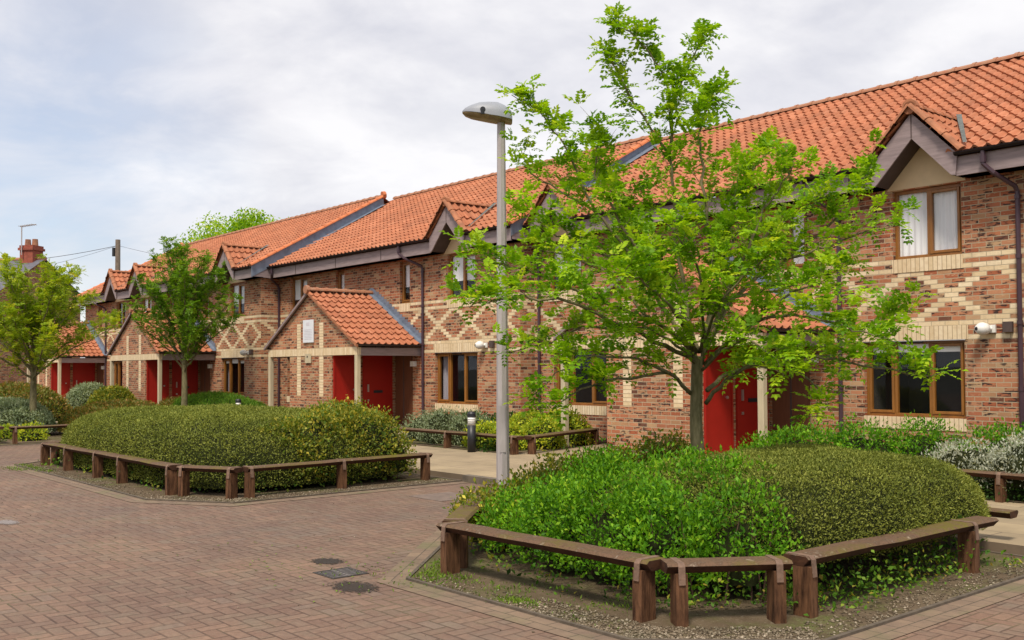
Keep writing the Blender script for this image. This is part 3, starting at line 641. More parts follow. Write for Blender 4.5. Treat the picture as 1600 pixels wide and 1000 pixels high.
def house(name, X0, X1, Xc, Yw, upper, ground, dormers, porches, pipes, label, verge_right=None, verge_left=False, ret_left=None):
    H = empty(name, (Xc, Yw, 0), label=label, cat='house')
    ZT = 4.62
    # ---- front wall as a grid around the openings
    ops = [(a, b, c, d) for a, b, c, d, *_ in upper+ground]
    for pc in porches: pass
    xs = sorted(set([X0, X1]+[v for o_ in ops for v in o_[:2]])); zs = sorted(set([0, ZT]+[v for o_ in ops for v in o_[2:4]]))
    wm = MB()
    for i in range(len(xs)-1):
        for j in range(len(zs)-1):
            mx, mz = (xs[i]+xs[i+1])/2, (zs[j]+zs[j+1])/2
            if any(a < mx < b and c < mz < d for a, b, c, d in ops): continue
            wm.quad((xs[i], Yw, zs[j]), (xs[i+1], Yw, zs[j]), (xs[i+1], Yw, zs[j+1]), (xs[i], Yw, zs[j+1]))
    for a, b, c, d in ops:
        D = Yw+.16
        wm.quad((a, Yw, c), (a, Yw, d), (a, D, d), (a, D, c)); wm.quad((b, Yw, c), (b, D, c), (b, D, d), (b, Yw, d))
        wm.quad((a, Yw, d), (b, Yw, d), (b, D, d), (a, D, d)); wm.quad((a, Yw, c), (a, D, c), (b, D, c), (b, Yw, c))
    for xe in (X0, X1):   # end walls up to the roof slope
        zr = EZ+SL*(RY+.42)-.08; yb = Yw+2*RY
        wm.add([(xe, Yw, 0), (xe, yb, 0), (xe, yb, ZT), (xe, Yw+RY, zr), (xe, Yw, ZT+.2)], [(0, 1, 2, 3, 4)])
    wm.quad((X0, Yw+2*RY, 0), (X1, Yw+2*RY, 0), (X1, Yw+2*RY, ZT), (X0, Yw+2*RY, ZT))
    wm.build('wall', M['brick'], H)
    # ---- windows, soldier lintels and sills
    for (a, b, c, d, lights, cur, bl) in upper:
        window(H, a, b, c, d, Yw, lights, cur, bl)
        MB().box(a-.01, b+.01, Yw-.012, Yw+.15, c-.225, c-.002).build('window_sill', M['soldier'], H)
    for (a, b, c, d, lights, cur, bl) in ground:
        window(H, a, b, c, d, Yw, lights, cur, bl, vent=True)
        MB().box(a-.01, b+.01, Yw-.012, Yw+.15, c-.20, c-.002).build('window_sill', M['soldier'], H)
        MB().box(a-.06, b+.06, Yw-.006, Yw+.10, d+.002, d+.224).build('lintel', M['soldier'], H)
        MB().box(a-.02, b+.02, Yw-.015, Yw+.05, d-.012, d+.001).build('lintel_drip', M['silver'], H)
    # ---- roof
    ye = Yw-.42; L = math.hypot(RY+.42, SL*(RY+.42)); vd = Vector((0, 1, SL)).normalized()
    rx0 = X0-(.18 if verge_left else 0); rx1 = X1+(.16 if verge_right else 0)
    pu = .202; nu = int(round((rx1-rx0)/pu)); pu = (rx1-rx0)/nu; gv = .305; nv = int(round(L/gv)); gv = L/nv
    def skip(i, j):
        x = rx0+(i+.5)*pu; sy = (j+.5)*gv*vd.y; z = EZ+SL*sy
        return any(z < 5.74-1.08*abs(x-dc) for dc in dormers)
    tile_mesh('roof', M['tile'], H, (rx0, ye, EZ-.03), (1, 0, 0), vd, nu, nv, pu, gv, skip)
    back = MB(); zr = EZ+SL*(RY+.42)
    back.quad((rx0, Yw+RY, zr), (rx1, Yw+RY, zr), (rx1, Yw+2*RY+.42, EZ), (rx0, Yw+2*RY+.42, EZ)); back.build('roof_back_slope', M['verge'], H)
    dk = MB()   # roofing felt deck below the tiles, split round the dormers
    seg = sorted([rx0, rx1]+[v for dc in dormers for v in (dc-.66, dc+.66)])
    for i in range(0, len(seg)-1, 2):
        dk.quad((seg[i], ye+.03, EZ-.05), (seg[i+1], ye+.03, EZ-.05), (seg[i+1], Yw+RY, zr-.07), (seg[i], Yw+RY, zr-.07))
    for dc in dormers:
        dk.quad((dc-.66, Yw+1.2, EZ-.05+SL*1.62), (dc+.66, Yw+1.2, EZ-.05+SL*1.62), (dc+.66, Yw+RY, zr-.07), (dc-.66, Yw+RY, zr-.07))
    dk.build('roof_deck', M['soffit'], H)
    rm = MB(); half_round(rm, (rx0, Yw+RY, zr+.0), (rx1, Yw+RY, zr+.0), .115); rm.build('ridge', M['ridge'], H)
    for xv, on in ((rx1, verge_right), (rx0, verge_left)):
        if not on: continue
        vm = MB(); half_round(vm, (xv, ye-.02, EZ-.01), (xv, Yw+RY, zr+.01), .085, .33); vm.add([], [])
        vm.tube([(xv, Yw+RY-.06, zr+.06), (xv+.02, Yw+RY+.06, zr+.08)], .13, 8)
        vm.build('verge_tiles', M['verge'], H)
    if verge_right:   # lead cheek down to the lower neighbouring roof and lead gutter lying on it
        dy = verge_right; lm = MB(); xa = rx1+.012; dz = dy*SL
        lm.add([(xa, ye, EZ+.0), (xa, Yw+RY, zr+.0), (xa, Yw+RY, zr-dz-.04), (xa, ye+.0, EZ-dz-.04)], [(0, 1, 2, 3)])
        lm.quad((xa, ye+dy+.06, EZ+.035), (xa+.30, ye+dy+.06, EZ+.035), (xa+.30, Yw+RY-.1, zr-dz+.04), (xa, Yw+RY-.1, zr-dz+.04))
        lm.build('lead_flashing', M['lead'], H)
        eb = MB(); eb.box(rx1-.03, rx1, ye+.03, ye+dy+.04, 4.60, EZ-.03); eb.build('eave_end_board', M['fascia'], H)
        eb = MB(); eb.box(X1, rx1-.03, ye+.06, Yw+.3, 4.60, 4.63); eb.build('end_soffit', M['soffit'], H)
    # ---- fascia, soffit, gutter split round the dormers
    yfa = Yw-FY; segs = []; prev = rx0
    for dc in sorted(dormers): segs.append((prev, dc-.70)); prev = dc+.70
    segs.append((prev, rx1)); jts = []; fm, sm_, gm, jm = MB(), MB(), MB(), MB()
    for a, b in segs:
        fm.box(a, b, yfa, yfa+.03, 4.59, 4.885)
        x = a+1.9
        while x < b-.4: jts.append(x); x += 2.4
        sm_.box(a, b, yfa+.03, Yw, 4.60, 4.622)
        n = 8; r = .058; yc = yfa-.062; zc = 4.945; ga, gb = a+.01, b-.0
        pts = [(yc+r*math.cos(t), zc+r*math.sin(t)) for t in np.linspace(math.pi, 2*math.pi, n)]
        pin = [(yc+(r-.006)*math.cos(t), zc+(r-.006)*math.sin(t)) for t in np.linspace(2*math.pi, math.pi, n)]
        gm.prism(pts+pin, 'x', ga, gb)
    for dc in dormers: sm_.add([], [])
    f_ = fm.build('fascia', M['fascia'], H)
    for x in jts: MB().box(x-.012, x+.012, yfa-.006, yfa, 4.592, 4.883).build('joint_strip', M['soffit'], f_); sm_.build('soffit', M['soffit'], H); gm.build('gutter', M['gutter'], H)
    # ---- dormer gablets
    for dc in dormers:
        yd = Yw-FY-.035
        d_ = MB()
        for s in (-1, 1):
            pts = [(dc, 5.70), (dc, 5.29), (dc+s*.63, 4.615), (dc+s*.70, 4.60), (dc+s*.735, 4.93)]
            if s < 0: pts = pts[::-1]
            d_.prism(pts, 'y', yd, yd+.03)
        dm = d_.build('dormer', M['fascia'], H)
        MB().box(dc-.008, dc+.008, yd-.006, yd, 5.30, 5.69).build('joint_strip', M['soffit'], dm)
        u_ = MB()
        for s in (-1, 1):
            u_.quad((dc, yd+.03, 5.30), (dc+s*.64, yd+.03, 4.61), (dc+s*.64, Yw+.02, 4.61), (dc, Yw+.02, 5.30))
        u_.build('dormer_soffit', M['soffit'], dm)
        MB().prism([(dc-.66, 4.575), (dc+.66, 4.575), (dc+.64, 4.64), (dc, 5.31), (dc-.64, 4.64)], 'y', Yw-.01, Yw+.05).build('render_panel', M['cream'], dm)
        if not any(abs((a+b)/2-dc) < .3 for a, b, *_ in upper): pass
        for s in (-1, 1):
            vv = Vector((-s*1, 0, 1.08)).normalized(); Ls = math.hypot(.80, .80*1.08)
            o0 = (dc+s*.80, yd-.02, 5.80-.80*1.08-.02)
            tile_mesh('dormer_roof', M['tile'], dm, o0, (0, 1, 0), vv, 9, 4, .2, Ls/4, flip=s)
            vm = MB(); half_round(vm, (dc+s*.80, yd-.02, 4.96), (dc, yd-.02, 5.80), .085, .36); vm.build('dormer_verge', M['vergebrown'], dm)
            lv = MB(); yv = Yw-.42+(5.80-4.97)/SL
            lv.add([(dc+s*.80, yd+.06, 5.10), (dc+s*.865, yd+.05, 5.09), (dc+s*.07, yv+.05, 5.93), (dc, yv, 5.93)], [(0, 1, 2, 3)]); lv.build('valley_lead', M['valley'], dm)
        rm = MB(); half_round(rm, (dc, yd-.05, 5.79), (dc, Yw+1.15, 5.79), .085, .33); rm.tube([(dc, yd-.06, 5.80), (dc, yd+.05, 5.80)], .125, 10); rm.build('dormer_ridge', M['vergebrown'], dm)
    # ---- porches
    for xc in porches:
        Yg = Yw-1.95; hw = 2.35; pw = 1.14; zl0, zl1 = 2.02, 2.21; ps = .588; pz = 3.75
        pm_ = MB()
        pm_.quad((xc-pw, Yg, 0), (xc+pw, Yg, 0), (xc+pw, Yg, zl0), (xc-pw, Yg, zl0))
        pm_.quad((xc+pw, Yg, 0), (xc+pw, Yw, 0), (xc+pw, Yw, zl1), (xc+pw, Yg, zl1)); pm_.quad((xc-pw, Yg, 0), (xc-pw, Yg, zl1), (xc-pw, Yw, zl1), (xc-pw, Yw, 0))
        zap = pz-.05
        pm_.add([(xc-hw, Yg, zl1), (xc+hw, Yg, zl1), (xc+hw, Yg, zap-ps*hw), (xc, Yg, zap), (xc-hw, Yg, zap-ps*hw)], [(0, 1, 2, 3, 4)])
        pm_.quad((xc-hw, Yg+.11, zl1), (xc+hw, Yg+.11, zl1), (xc+.9, Yg+.11, 3.1), (xc-.9, Yg+.11, 3.1))
        P = pm_.build('porch', M['brickp'], H)
        MB().box(xc-hw-.06, xc+hw+.06, Yg-.012, Yg+.11, zl0, zl1).build('porch_beam', M['soldier'], P)
        for s in (-1, 1):
            MB().box(xc+s*.61-.105, xc+s*.61+.105, Yg-.006, Yg+.02, .93, zl0-.002).build('buff_stripe', M['stack'], P)
            MB().box(xc+s*.61-.105, xc+s*.61+.105, Yg-.006, Yg+.02, zl1+.002, 2.90).build('buff_stripe', M['stack'], P)
            MB().bbox(xc+s*hw-.06, xc+s*hw+.06, Yg-.02, Yg+.10, .08, 2.02-.002, .012, 2).build('porch_post', M['post'], P)
            xe = xc+s*(hw+.04)
            MB().box(min(xe, xe+s*.03), max(xe, xe+s*.03), Yg+.10, Yw-.02, 2.0, 2.20).build('porch_fascia', M['fascia'], P)
            g_ = MB(); n = 7; r = .055; gx = xe+s*.09; gz = 2.285
            pts = [(gx+r*math.cos(t), gz+r*math.sin(t)) for t in np.linspace(math.pi, 2*math.pi, n)]+[(gx+(r-.006)*math.cos(t), gz+(r-.006)*math.sin(t)) for t in np.linspace(2*math.pi, math.pi, n)]
            g_.prism(pts, 'y', Yg-.05, Yw-.02); g_.build('porch_gutter', M['gutter'], P)
            vv = Vector((-s, 0, ps)).normalized(); Ls = math.hypot(2.5, 2.5*ps)
            tile_mesh('porch_roof', M['tile'], P, (xc+s*2.5, Yg-.10, pz-2.5*ps-.02), (0, 1, 0), vv, 10, 10, 2.05/10, Ls/10, flip=s)
            dk = MB(); dk.quad((xc+s*2.46, Yg-.06, pz-2.46*ps-.03), (xc, Yg-.06, pz-.03), (xc, Yw, pz-.03), (xc+s*2.46, Yw, pz-2.46*ps-.03)); dk.build('porch_deck', M['soffit'], P)
            # verge board
            vb = MB(); pts = [(xc, pz+.01), (xc, pz-.06), (xc+s*2.52, pz-2.52*ps-.06), (xc+s*2.52, pz-2.52*ps+.01)]
            if s > 0: pts = pts[::-1]
            vb.prism(pts, 'y', Yg-.105, Yg-.05); vb.build('porch_verge', M['vergebrown'] if s > 0 else M['fascia'], P)
            fl = MB(); nx_, nz_ = ps/math.hypot(1, ps), 1/math.hypot(1, ps)
            fl.add([(xc, Yw-.012, pz+.03), (xc+s*2.52, Yw-.012, pz-2.52*ps+.03), (xc+s*2.52, Yw-.012, pz-2.52*ps+.17), (xc+s*.1, Yw-.012, pz+.17), (xc, Yw-.012, pz+.19)], [(0, 1, 2, 3, 4)])
            fl.quad((xc, Yw-.012, pz+.055), (xc+s*2.52, Yw-.012, pz-2.52*ps+.055), (xc+s*2.52, Yw-.16, pz-2.52*ps+.055), (xc, Yw-.16, pz+.055))
            fl.build('porch_flashing', M['lead'], P)
            # stepped cover flashing up the brickwork
            stp = MB(); xx = .25
            while xx < 2.4:
                zb = pz-xx*ps+.10; stp.box(min(xc+s*xx, xc+s*(xx+.13)), max(xc+s*xx, xc+s*(xx+.13)), Yw-.018, Yw-.013, zb, zb+.11); xx += .128
            stp.build('stepped_flashing', M['lead'], P)
            # doors on the flank of the brick core, brown cupboard door in the main wall
            xf = xc+s*pw
            def door(y0, y1, lb, detail):
                x0_, x1_ = (xf+.004, xf+.03) if s > 0 else (xf-.03, xf-.004)
                D = MB().box(x0_, x1_, y0, y1, .1, 2.02).build('door', M['red'], H)
                D['label'] = lb
                xo = xf+s*.03
                fr = MB()
                for (ya, yb, za, zb2) in ((y0-.05, y0-.002, .1, 2.07), (y1+.002, y1+.05, .1, 2.07), (y0-.05, y1+.05, 2.022, 2.075)):
                    fr.box(min(xf, xf+s*.045), max(xf, xf+s*.045), ya, yb, za, zb2)
                fr.build('door_frame', M['red'], D)
                if detail:
                    MB().box(min(xo, xo+s*.02), max(xo, xo+s*.02), y0+.28, y0+.55, 1.02, 1.09).build('letterbox', M['black'], D)
                    MB().box(min(xo, xo+s*.03), max(xo, xo+s*.03), y0+.08, y0+.12, 1.05, 1.25).build('handle', M['silver'], D)
                    MB().box(min(xo, xo+s*.02), max(xo, xo+s*.02), y0+.08, y0+.13, .80, .85).build('lock', M['silver'], D)
                else:
                    k = MB(); k.tube([(xo, y1-.12, 1.12), (xo+s*.03, y1-.12, 1.12)], .028, 8); k.build('handle', M['silver'], D)
            door(Yg+.09, Yg+.76, 'plain red cupboard door', False); door(Yg+.98, Yg+1.80, 'red front door with letterbox', True)
            bx0, bx1 = sorted((xc+s*1.22, xc+s*2.0))
            B_ = MB().box(bx0, bx1, Yw-.03, Yw-.004, .1, 2.02).build('cupboard_door', M['brown'], H)
            MB().box(bx0+.38, bx0+.42, Yw-.035, Yw-.0305, .1, 2.0).build('board_joint', M['soffit'], B_)
            pl = MB(); pl.box(xc+s*2.12-.07, xc+s*2.12+.07, Yw-.12, Yw-.004, 1.72, 1.86); pl.build('porch_light', M['white'], H)
        cl_ = MB(); cl_.quad((xc-hw, Yg+.02, 2.205), (xc+hw, Yg+.02, 2.205), (xc+hw, Yw-.02, 2.205), (xc-hw, Yw-.02, 2.205)); cl_.build('porch_ceiling', M['soffit'], P)
        rm = MB(); half_round(rm, (xc, Yg-.13, pz+.03), (xc, Yw-.02, pz+.03), .10, .3); rm.tube([(xc, Yg-.15, pz+.05), (xc, Yg-.05, pz+.05)], .115, 8); rm.build('porch_ridge', M['ridge'], P)
    # ---- downpipes
    for (px, dx, z0) in pipes:
        p = MB(); yo = yfa-.06; yw_ = Yw-.05; r = .036
        p.tube([(px+dx, yo, 4.90), (px+dx, yo, 4.70), (px+dx*.6, yo+.05, 4.55), (px+dx*.05, yw_-.04, 4.36), (px, yw_, 4.28), (px, yw_, z0)], r, 8)
        for zc in (4.2, 3.3, 2.3, 1.3): p.tube([(px, yw_, zc-.03), (px, yw_, zc+.03)], r+.012, 8)
        p.tube([(px+dx, yo, 4.72), (px+dx, yo, 4.82)], r+.012, 8)
        p.build('downpipe', M['pipe'], H)
    return H
L2 = [(1, False), (1, True)]; L3 = [(1, True), (1.25, False), (1.15, True)]; L1 = [(1, True)]
ZU0, ZU1, ZG0, ZG1 = 3.42, 4.56, .82, 2.07
HA = house('terraced_house', -17.5, -2.5, -8.2, 15.55,
    [(-8.50, -7.34, ZU0, ZU1, L2, 'net', False), (-10.62, -10.14, ZU0, ZU1, L1, 'net', False), (-14.2, -13.72, ZU0, ZU1, L1, 'nethalf', False), (-17.0, -15.9, ZU0, ZU1, L2, 'nethalf', False)],
    [(-9.06, -7.33, ZG0, ZG1, L3, None, True), (-16.85, -15.05, ZG0, ZG1, L3, None, False)],
    [-7.92, -16.45], [-12.12], [(-9.48, -.45, .1), (-6.46, -.32, .1), (-17.3, .45, .1)],
    'nearest brick terraced house with buff lattice brickwork, behind the big rowan tree')
HB = house('terraced_house', -29.5, -17.5, -20.05, 15.09,
    [(-20.32, -19.16, ZU0, ZU1, L2, 'nethalf', False), (-22.48, -22.0, ZU0, ZU1, L1, 'nethalf', False), (-25.86, -25.38, ZU0, ZU1, L1, 'net', False), (-28.7, -27.6, ZU0, ZU1, L2, 'nethalf', False)],
    [(-20.86, -19.1, ZG0-.05, ZG1, L3, 'side', False), (-28.9, -27.2, ZG0, ZG1, L3, None, False)],
    [-19.78], [-23.88], [(-21.35, -.5, .1), (-29.38, .3, .1)],
    'middle brick terraced house with gabled porch and white notice, between two lead stepped roof joints', verge_right=.46)
HC = house('terraced_house', -47.1, -29.5, -31.6, 14.47,
    [(-31.85, -30.7, ZU0, ZU1, L2, 'nethalf', False), (-34.0, -33.55, ZU0, ZU1, L1, 'net', False), (-37.3, -36.8, ZU0, ZU1, L1, 'net', False), (-40.1, -39.0, ZU0, ZU1, L2, 'nethalf', False), (-43.0, -41.9, ZU0, ZU1, L2, None, False), (-45.3, -44.85, ZU0, ZU1, L1, None, False)],
    [(-32.45, -30.7, ZG0, ZG1, L3, 'side', True), (-40.3, -38.6, ZG0, ZG1, L3, None, False), (-43.4, -41.7, ZG0, ZG1, L3, 'side', False)],
    [-31.3, -39.55, -42.45], [-35.4, -46.6], [(-44.2, -.4, .1)],
    'farthest brick terraced house of the row with three small gablets, behind the young tree', verge_right=.62, verge_left=True)
# notice board and number plate on the middle porch, wall lights and alarm boxes
e = MB().box(-24.20, -23.64, 13.10, 13.125, 2.38, 2.99).build('notice_board', M['sign'], None); tag(e, 'white rectangular notice board high on the middle porch gable', 'sign')
nb = MB()
nb.box(-24.02, -23.84, 13.096, 13.0995, 2.84, 2.92)
for k in range(7): nb.box(-24.12, -23.72, 13.096, 13.0995, 2.72-.042*k, 2.732-.042*k)
nb.build('printed_text', M['signpink'], e)
e = MB().box(-24.08, -23.78, 13.10, 13.125, 1.83, 2.08).build('small_sign', M['post'], None); tag(e, 'small cream sign with a black dot under the porch beam', 'sign')
mb = MB(); mb.tube([(-23.96, 13.099, 2.0), (-23.96, 13.094, 2.0)], .028, 10); mb.build('black_dot', M['black'], e)
def wall_light(x, y, z, lab, par_lab):
    e = empty('security_light', (x, y, z), label=lab, cat='wall light')
    m_ = MB(); m_.box(x-.02, x+.10, y-.05, y-.01, z-.06, z+.06); m_.tube([(x+.04, y-.05, z), (x-.0, y-.10, z)], .035, 8); m_.build('bracket', M['white'], e)
    m_ = MB(); m_.tube([(x-.02, y-.07, z+.0), (x-.05, y-.13, z), (x-.07, y-.18, z), (x-.10, y-.24, z)], [.085, .10, .095, .05], 12); m_.build('lamp_body', M['white'], e, True)
    m_ = MB(); m_.tube([(x-.10, y-.241, z), (x-.103, y-.249, z)], .028, 10); m_.build('lens', M['black'], e)
    b_ = MB().bbox(x+.22, x+.36, y-.09, y-.004, z-.06, z+.10, .01).build('junction_box', M['soffit'], None); tag(b_, par_lab, 'box')
wall_light(-6.93, 15.55, 2.22, 'round white security light right of the nearest ground window', 'dark brown box beside the nearest security light')
wall_light(-18.78, 15.09, 2.22, 'round white security light on the middle house, left of the lamp post', 'dark brown box beside the light on the middle house')
wall_light(-30.4, 14.47, 2.22, 'small white security light on the farthest house, beside its corner downpipe', 'dark brown box beside the light on the farthest house')

# ------------------------------------------------------------------ timber rails round the beds
def rail(a, b, posts, label, z0=0, over=.10, hgt=.405, overb=None, lower_a=0):
    a = Vector((*a, 0)); b = Vector((*b, 0)); d = (b-a).normalized(); n = Vector((d.y, -d.x, 0))
    e = empty('timber_rail', ((a.x+b.x)/2, (a.y+b.y)/2, z0), label=label, cat='rail', group='low timber rails round the planting beds')
    ob = over if overb is None else overb
    A = a-d*over; B = b+d*ob; rj = random.Random(int(abs(a.x*100)+abs(b.y*10)))
    bm = MB(); hw = .10; t = .065; top = z0+hgt; N_ = max(2, int((B-A).length/.35)); vs = []
    for i in range(N_+1):
        p = A+(B-A)*(i/N_); dz = rj.uniform(-.004, .004); dn = rj.uniform(-.005, .005); ss = .012
        for (o_, z) in ((-hw+ss, top+dz), (hw-ss-.01, top+dz), (hw, top-.018+dz), (hw-.045, top-t), (-hw+.03, top-t), (-hw, top-ss+dz)):
            q = p+n*(o_+dn); vs.append((q.x, q.y, z))
    fs = [tuple(range(6))[::-1], tuple(range(N_*6, N_*6+6))]
    for i in range(N_):
        for k in range(6): fs.append((i*6+k, i*6+(k+1) % 6, (i+1)*6+(k+1) % 6, (i+1)*6+k))
    bm.add(vs, fs); bm.build('beam', M['timber'], e)
    for s_ in posts:
        p = a+(b-a)*s_; lean = rj.uniform(-.012, .012)
        pmb = MB(); vs = []
        for (z, w_, fo) in ((z0-.02, .040, .108), (z0+hgt-.14, .039, .107), (z0+hgt-.064, .038, .103)):
            for (sx, sy) in ((-1, 1), (1, 1), (1, -1), (-1, -1)):
                q = p+d*(sx*w_+lean*(z-z0))+n*((fo if sy > 0 else -.03)); vs.append((q.x, q.y, z))
        pmb.add(vs, [(3, 2, 1, 0), (8, 9, 10, 11)]+[(k*4+i, k*4+(i+1) % 4, (k+1)*4+(i+1) % 4, (k+1)*4+i) for k in range(2) for i in range(4)])
        po = pmb.build('post', M['timberpost'], e)
        st = MB(); vs = []
        for (o_, z) in ((-.10, top+.006), (.085, top+.006), (.108, top-.018), (.117, top-.13), (.110, top-.13), (.100, top-.018)):
            for sx in (-1, 1):
                q = p+d*(sx*.022)+n*o_; vs.append((q.x, q.y, z))
        st.add(vs, [(0, 1, 3, 2), (2, 3, 5, 4), (4, 5, 7, 6), (6, 7, 9, 8), (0, 2, 4, 6, 8, 10), (1, 11, 9, 7, 5, 3)]); st.build('strap', M['strap'], po)
    return e
rail((-6.50, 4.85), (-4.40, 4.90), (0.02, .99), 'front timber rail of the nearest bed, mossy green along its top', over=.06)
rail((-4.24, 4.95), (-3.86, 5.52), (0.03, .97), 'short timber rail cutting the front corner of the nearest bed', over=.07)
rail((-3.83, 5.74), (-3.77, 7.92), (0.0, 1.0), 'timber rail on the right side of the nearest bed, overhanging its far post', over=.04, overb=.38)
rail((-6.62, 4.98), (-8.35, 6.85), (.0, .55, 1.0), 'timber rail on the left of the nearest bed, half hidden by yellowish leaves', over=.05)
rail((-3.95, 9.15), (-7.6, 9.0), (.3, .9), 'timber rail behind the dark yew hedge of the nearest bed', over=.05, z0=.0, hgt=.36)
rail((-18.55, 5.08), (-12.95, 5.12), (0, .227, .485, .672, 1.0), 'long front timber rail of the middle bed, on five posts', over=.05)
rail((-12.76, 5.18), (-12.03, 5.55), (0.03, .97), 'short timber rail cutting the front corner of the middle bed', over=.05)
rail((-12.02, 5.72), (-12.12, 8.55), (0, .49, 1.0), 'dark timber rail on the right side of the middle bed', over=.04, overb=.10)
rail((-18.72, 5.18), (-19.3, 6.3), (.05, 1.0), 'timber rail on the far left end of the middle bed', over=.05)
rail((-18.6, 11.85), (-13.75, 11.80), (.12, .56, .985), 'timber rail in front of the flower bed behind the bollard', z0=.085, over=.05, hgt=.335)
rail((-13.70, 12.0), (-14.5, 14.5), (.02, .98), 'timber rail running back to the brick pier beside the cream post', z0=.085, over=.03, hgt=.335)
rail((-5.4, 11.75), (3.6, 11.75), (.03, .35, .7), 'timber rail below the silvery bush at the right edge', z0=.085, over=.2, hgt=.335)
rail((-31.5, 5.9), (-24.62, 5.72), (.0, .5, .98), 'timber rail of the left bed, leftmost in the photo', over=.03)
rail((-24.5, 5.95), (-24.45, 8.6), (.02, .95), 'timber rail of the left bed, nearest to the middle bed', over=.05)

# ------------------------------------------------------------------ street lamp, bollards, drain, covers
LX, LY = -8.30, 6.90
e = empty('street_lamp', (LX, LY, 0), label='tall grey street lamp with a single dolphin shaped head', cat='street lamp')
m_ = MB(); m_.tube([(LX, LY, 0), (LX, LY, 1.0), (LX, LY, 4.36)], [.074, .069, .044], 8); m_.build('column', M['lampgrey'], e)
cd_ = Vector((-LX, -LY, 0)).normalized(); cs_ = Vector((-cd_.y, cd_.x, 0)); m_ = MB(); m_.obox(Vector((LX, LY, 0))+cd_*.067, cs_, cd_, .032, .004, .75, 1.25); m_.build('access_door', M['lampgrey'], e)
m_ = MB(); m_.tube([(LX, LY, 2.96), (LX, LY, 2.985)], .062, 12); m_.build('band', M['black'], e)
hd = Vector((-.55, -.835, 0)).normalized()      # head points left towards the camera side
hd = Vector((-.62, -.79, 0)).normalized()      # left of the view, a little towards the camera
sd = Vector((-hd.y, hd.x, 0))
m_ = MB(); rings = [(-.125, .07, .085, .0), (-.115, .115, .115, .0), (-.04, .135, .165, 0), (.04, .145, .185, 0), (.14, .15, .175, -.005), (.24, .14, .145, -.0), (.33, .115, .10, .0), (.40, .075, .055, .0), (.435, .02, .015, .0)]
n = 14; vs = []; zc = 4.37
rings = [(a*.97, b*1.0, c*.98, d) for a, b, c, d in rings]
for (s_, wd, ht, dz) in rings:
    for k in range(n):
        t = math.pi*k/(n-1); q = Vector((LX, LY, zc+dz))+hd*s_+sd*(math.cos(t)*wd)+Vector((0, 0, .085*s_/.47+ht*max(0, math.sin(t))**.8)); vs.append(q)
fs = [(i*n+k, i*n+k+1, (i+1)*n+k+1, (i+1)*n+k) for i in range(len(rings)-1) for k in range(n-1)]+[tuple(range(n)), tuple(range((len(rings)-1)*n, len(rings)*n))]
m_.add(vs, fs); m_.build('lamp_head', M['lamphead'], e, True)
m_ = MB(); vs = []; n = 10
for (s_, wd, ht, dz) in rings:
    for k in range(n):
        t = math.pi*k/(n-1); q = Vector((LX, LY, zc-.002))+hd*s_+sd*(math.cos(t)*wd*.97)+Vector((0, 0, .085*s_/.47-(.05 if s_ > 0 else .03)*min(1, wd/.1)*math.sin(t))); vs.append(q)
fs = [(i*n+k, i*n+k+1, (i+1)*n+k+1, (i+1)*n+k) for i in range(len(rings)-1) for k in range(n-1)]+[tuple(range(n))]
m_.add(vs, fs); m_.build('lens', M['lens'], e, True)
q = Vector((LX, LY, zc+.075))+hd*.20+sd*.135
m_ = MB(); m_.tube([q-sd*.03, q+sd*.012], .030, 10); m_.tube([q-Vector((0, 0, .05))-sd*.01, q-sd*.01], .028, 8); m_.build('photocell', M['black'], e)
def bollard(x, y, lab, z0=.085):
    e = empty('bollard_light', (x, y, z0), label=lab, cat='bollard', group='black bollard lights along the path')
    m_ = MB(); m_.tube([(x, y, z0), (x, y, z0+.50)], .08, 20); m_.build('bollard_body', M['black'], e, True)
    m_ = MB(); m_.tube([(x, y, z0+.50), (x, y, z0+.66)], .074, 20); m_.build('lantern', M['white'], e, True)
    for k in range(4):
        pass
    m_ = MB()
    for k in range(3): m_.tube([(x, y, z0+.53+k*.04), (x, y, z0+.538+k*.04)], .078, 20)
    m_.build('louvre', M['silver'], e)
    m_ = MB(); m_.tube([(x, y, z0+.66), (x, y, z0+.72), (x, y, z0+.755), (x, y, z0+.765)], [.082, .082, .065, .02], 20); m_.build('cap', M['black'], e)
bollard(-14.81, 11.55, 'black bollard light with a white lantern band in front of golden shrubs')
bollard(-26.9, 12.5, 'bollard light whose dark cap shows above the long middle hedge', .06)
gx, gy = -7.09, 4.18
e = empty('drain_grate', (gx, gy, 0), label='square black iron drain grate set in the block paving', cat='drain')
m_ = MB(); q1, q2 = .165, .14
for (a, b, c, d) in ((-q1, q1, -q1, -q2), (-q1, q1, q2, q1), (-q1, -q2, -q2, q2), (q2, q1, -q2, q2)): m_.box(gx+a, gx+b, gy+c, gy+d, .0, .006)
m_.build('frame', simple('iron_frame', (.05, .042, .036), .6, .3, 15, metal=.3), e)
m_ = MB()
for k in range(6): x = gx-.115+k*.046; m_.box(x-.010, x+.010, gy-q2, gy+q2, .003, .0055)
m_.box(gx-q2, gx+q2, gy-.010, gy+.010, .0034, .0058)
m_.build('bars', simple('iron', (.16, .14, .13), .55, .3, 12, metal=.3), e)
MB().box(gx-q2, gx+q2, gy-q2, gy+q2, .0005, .002).build('well', M['black'], e)
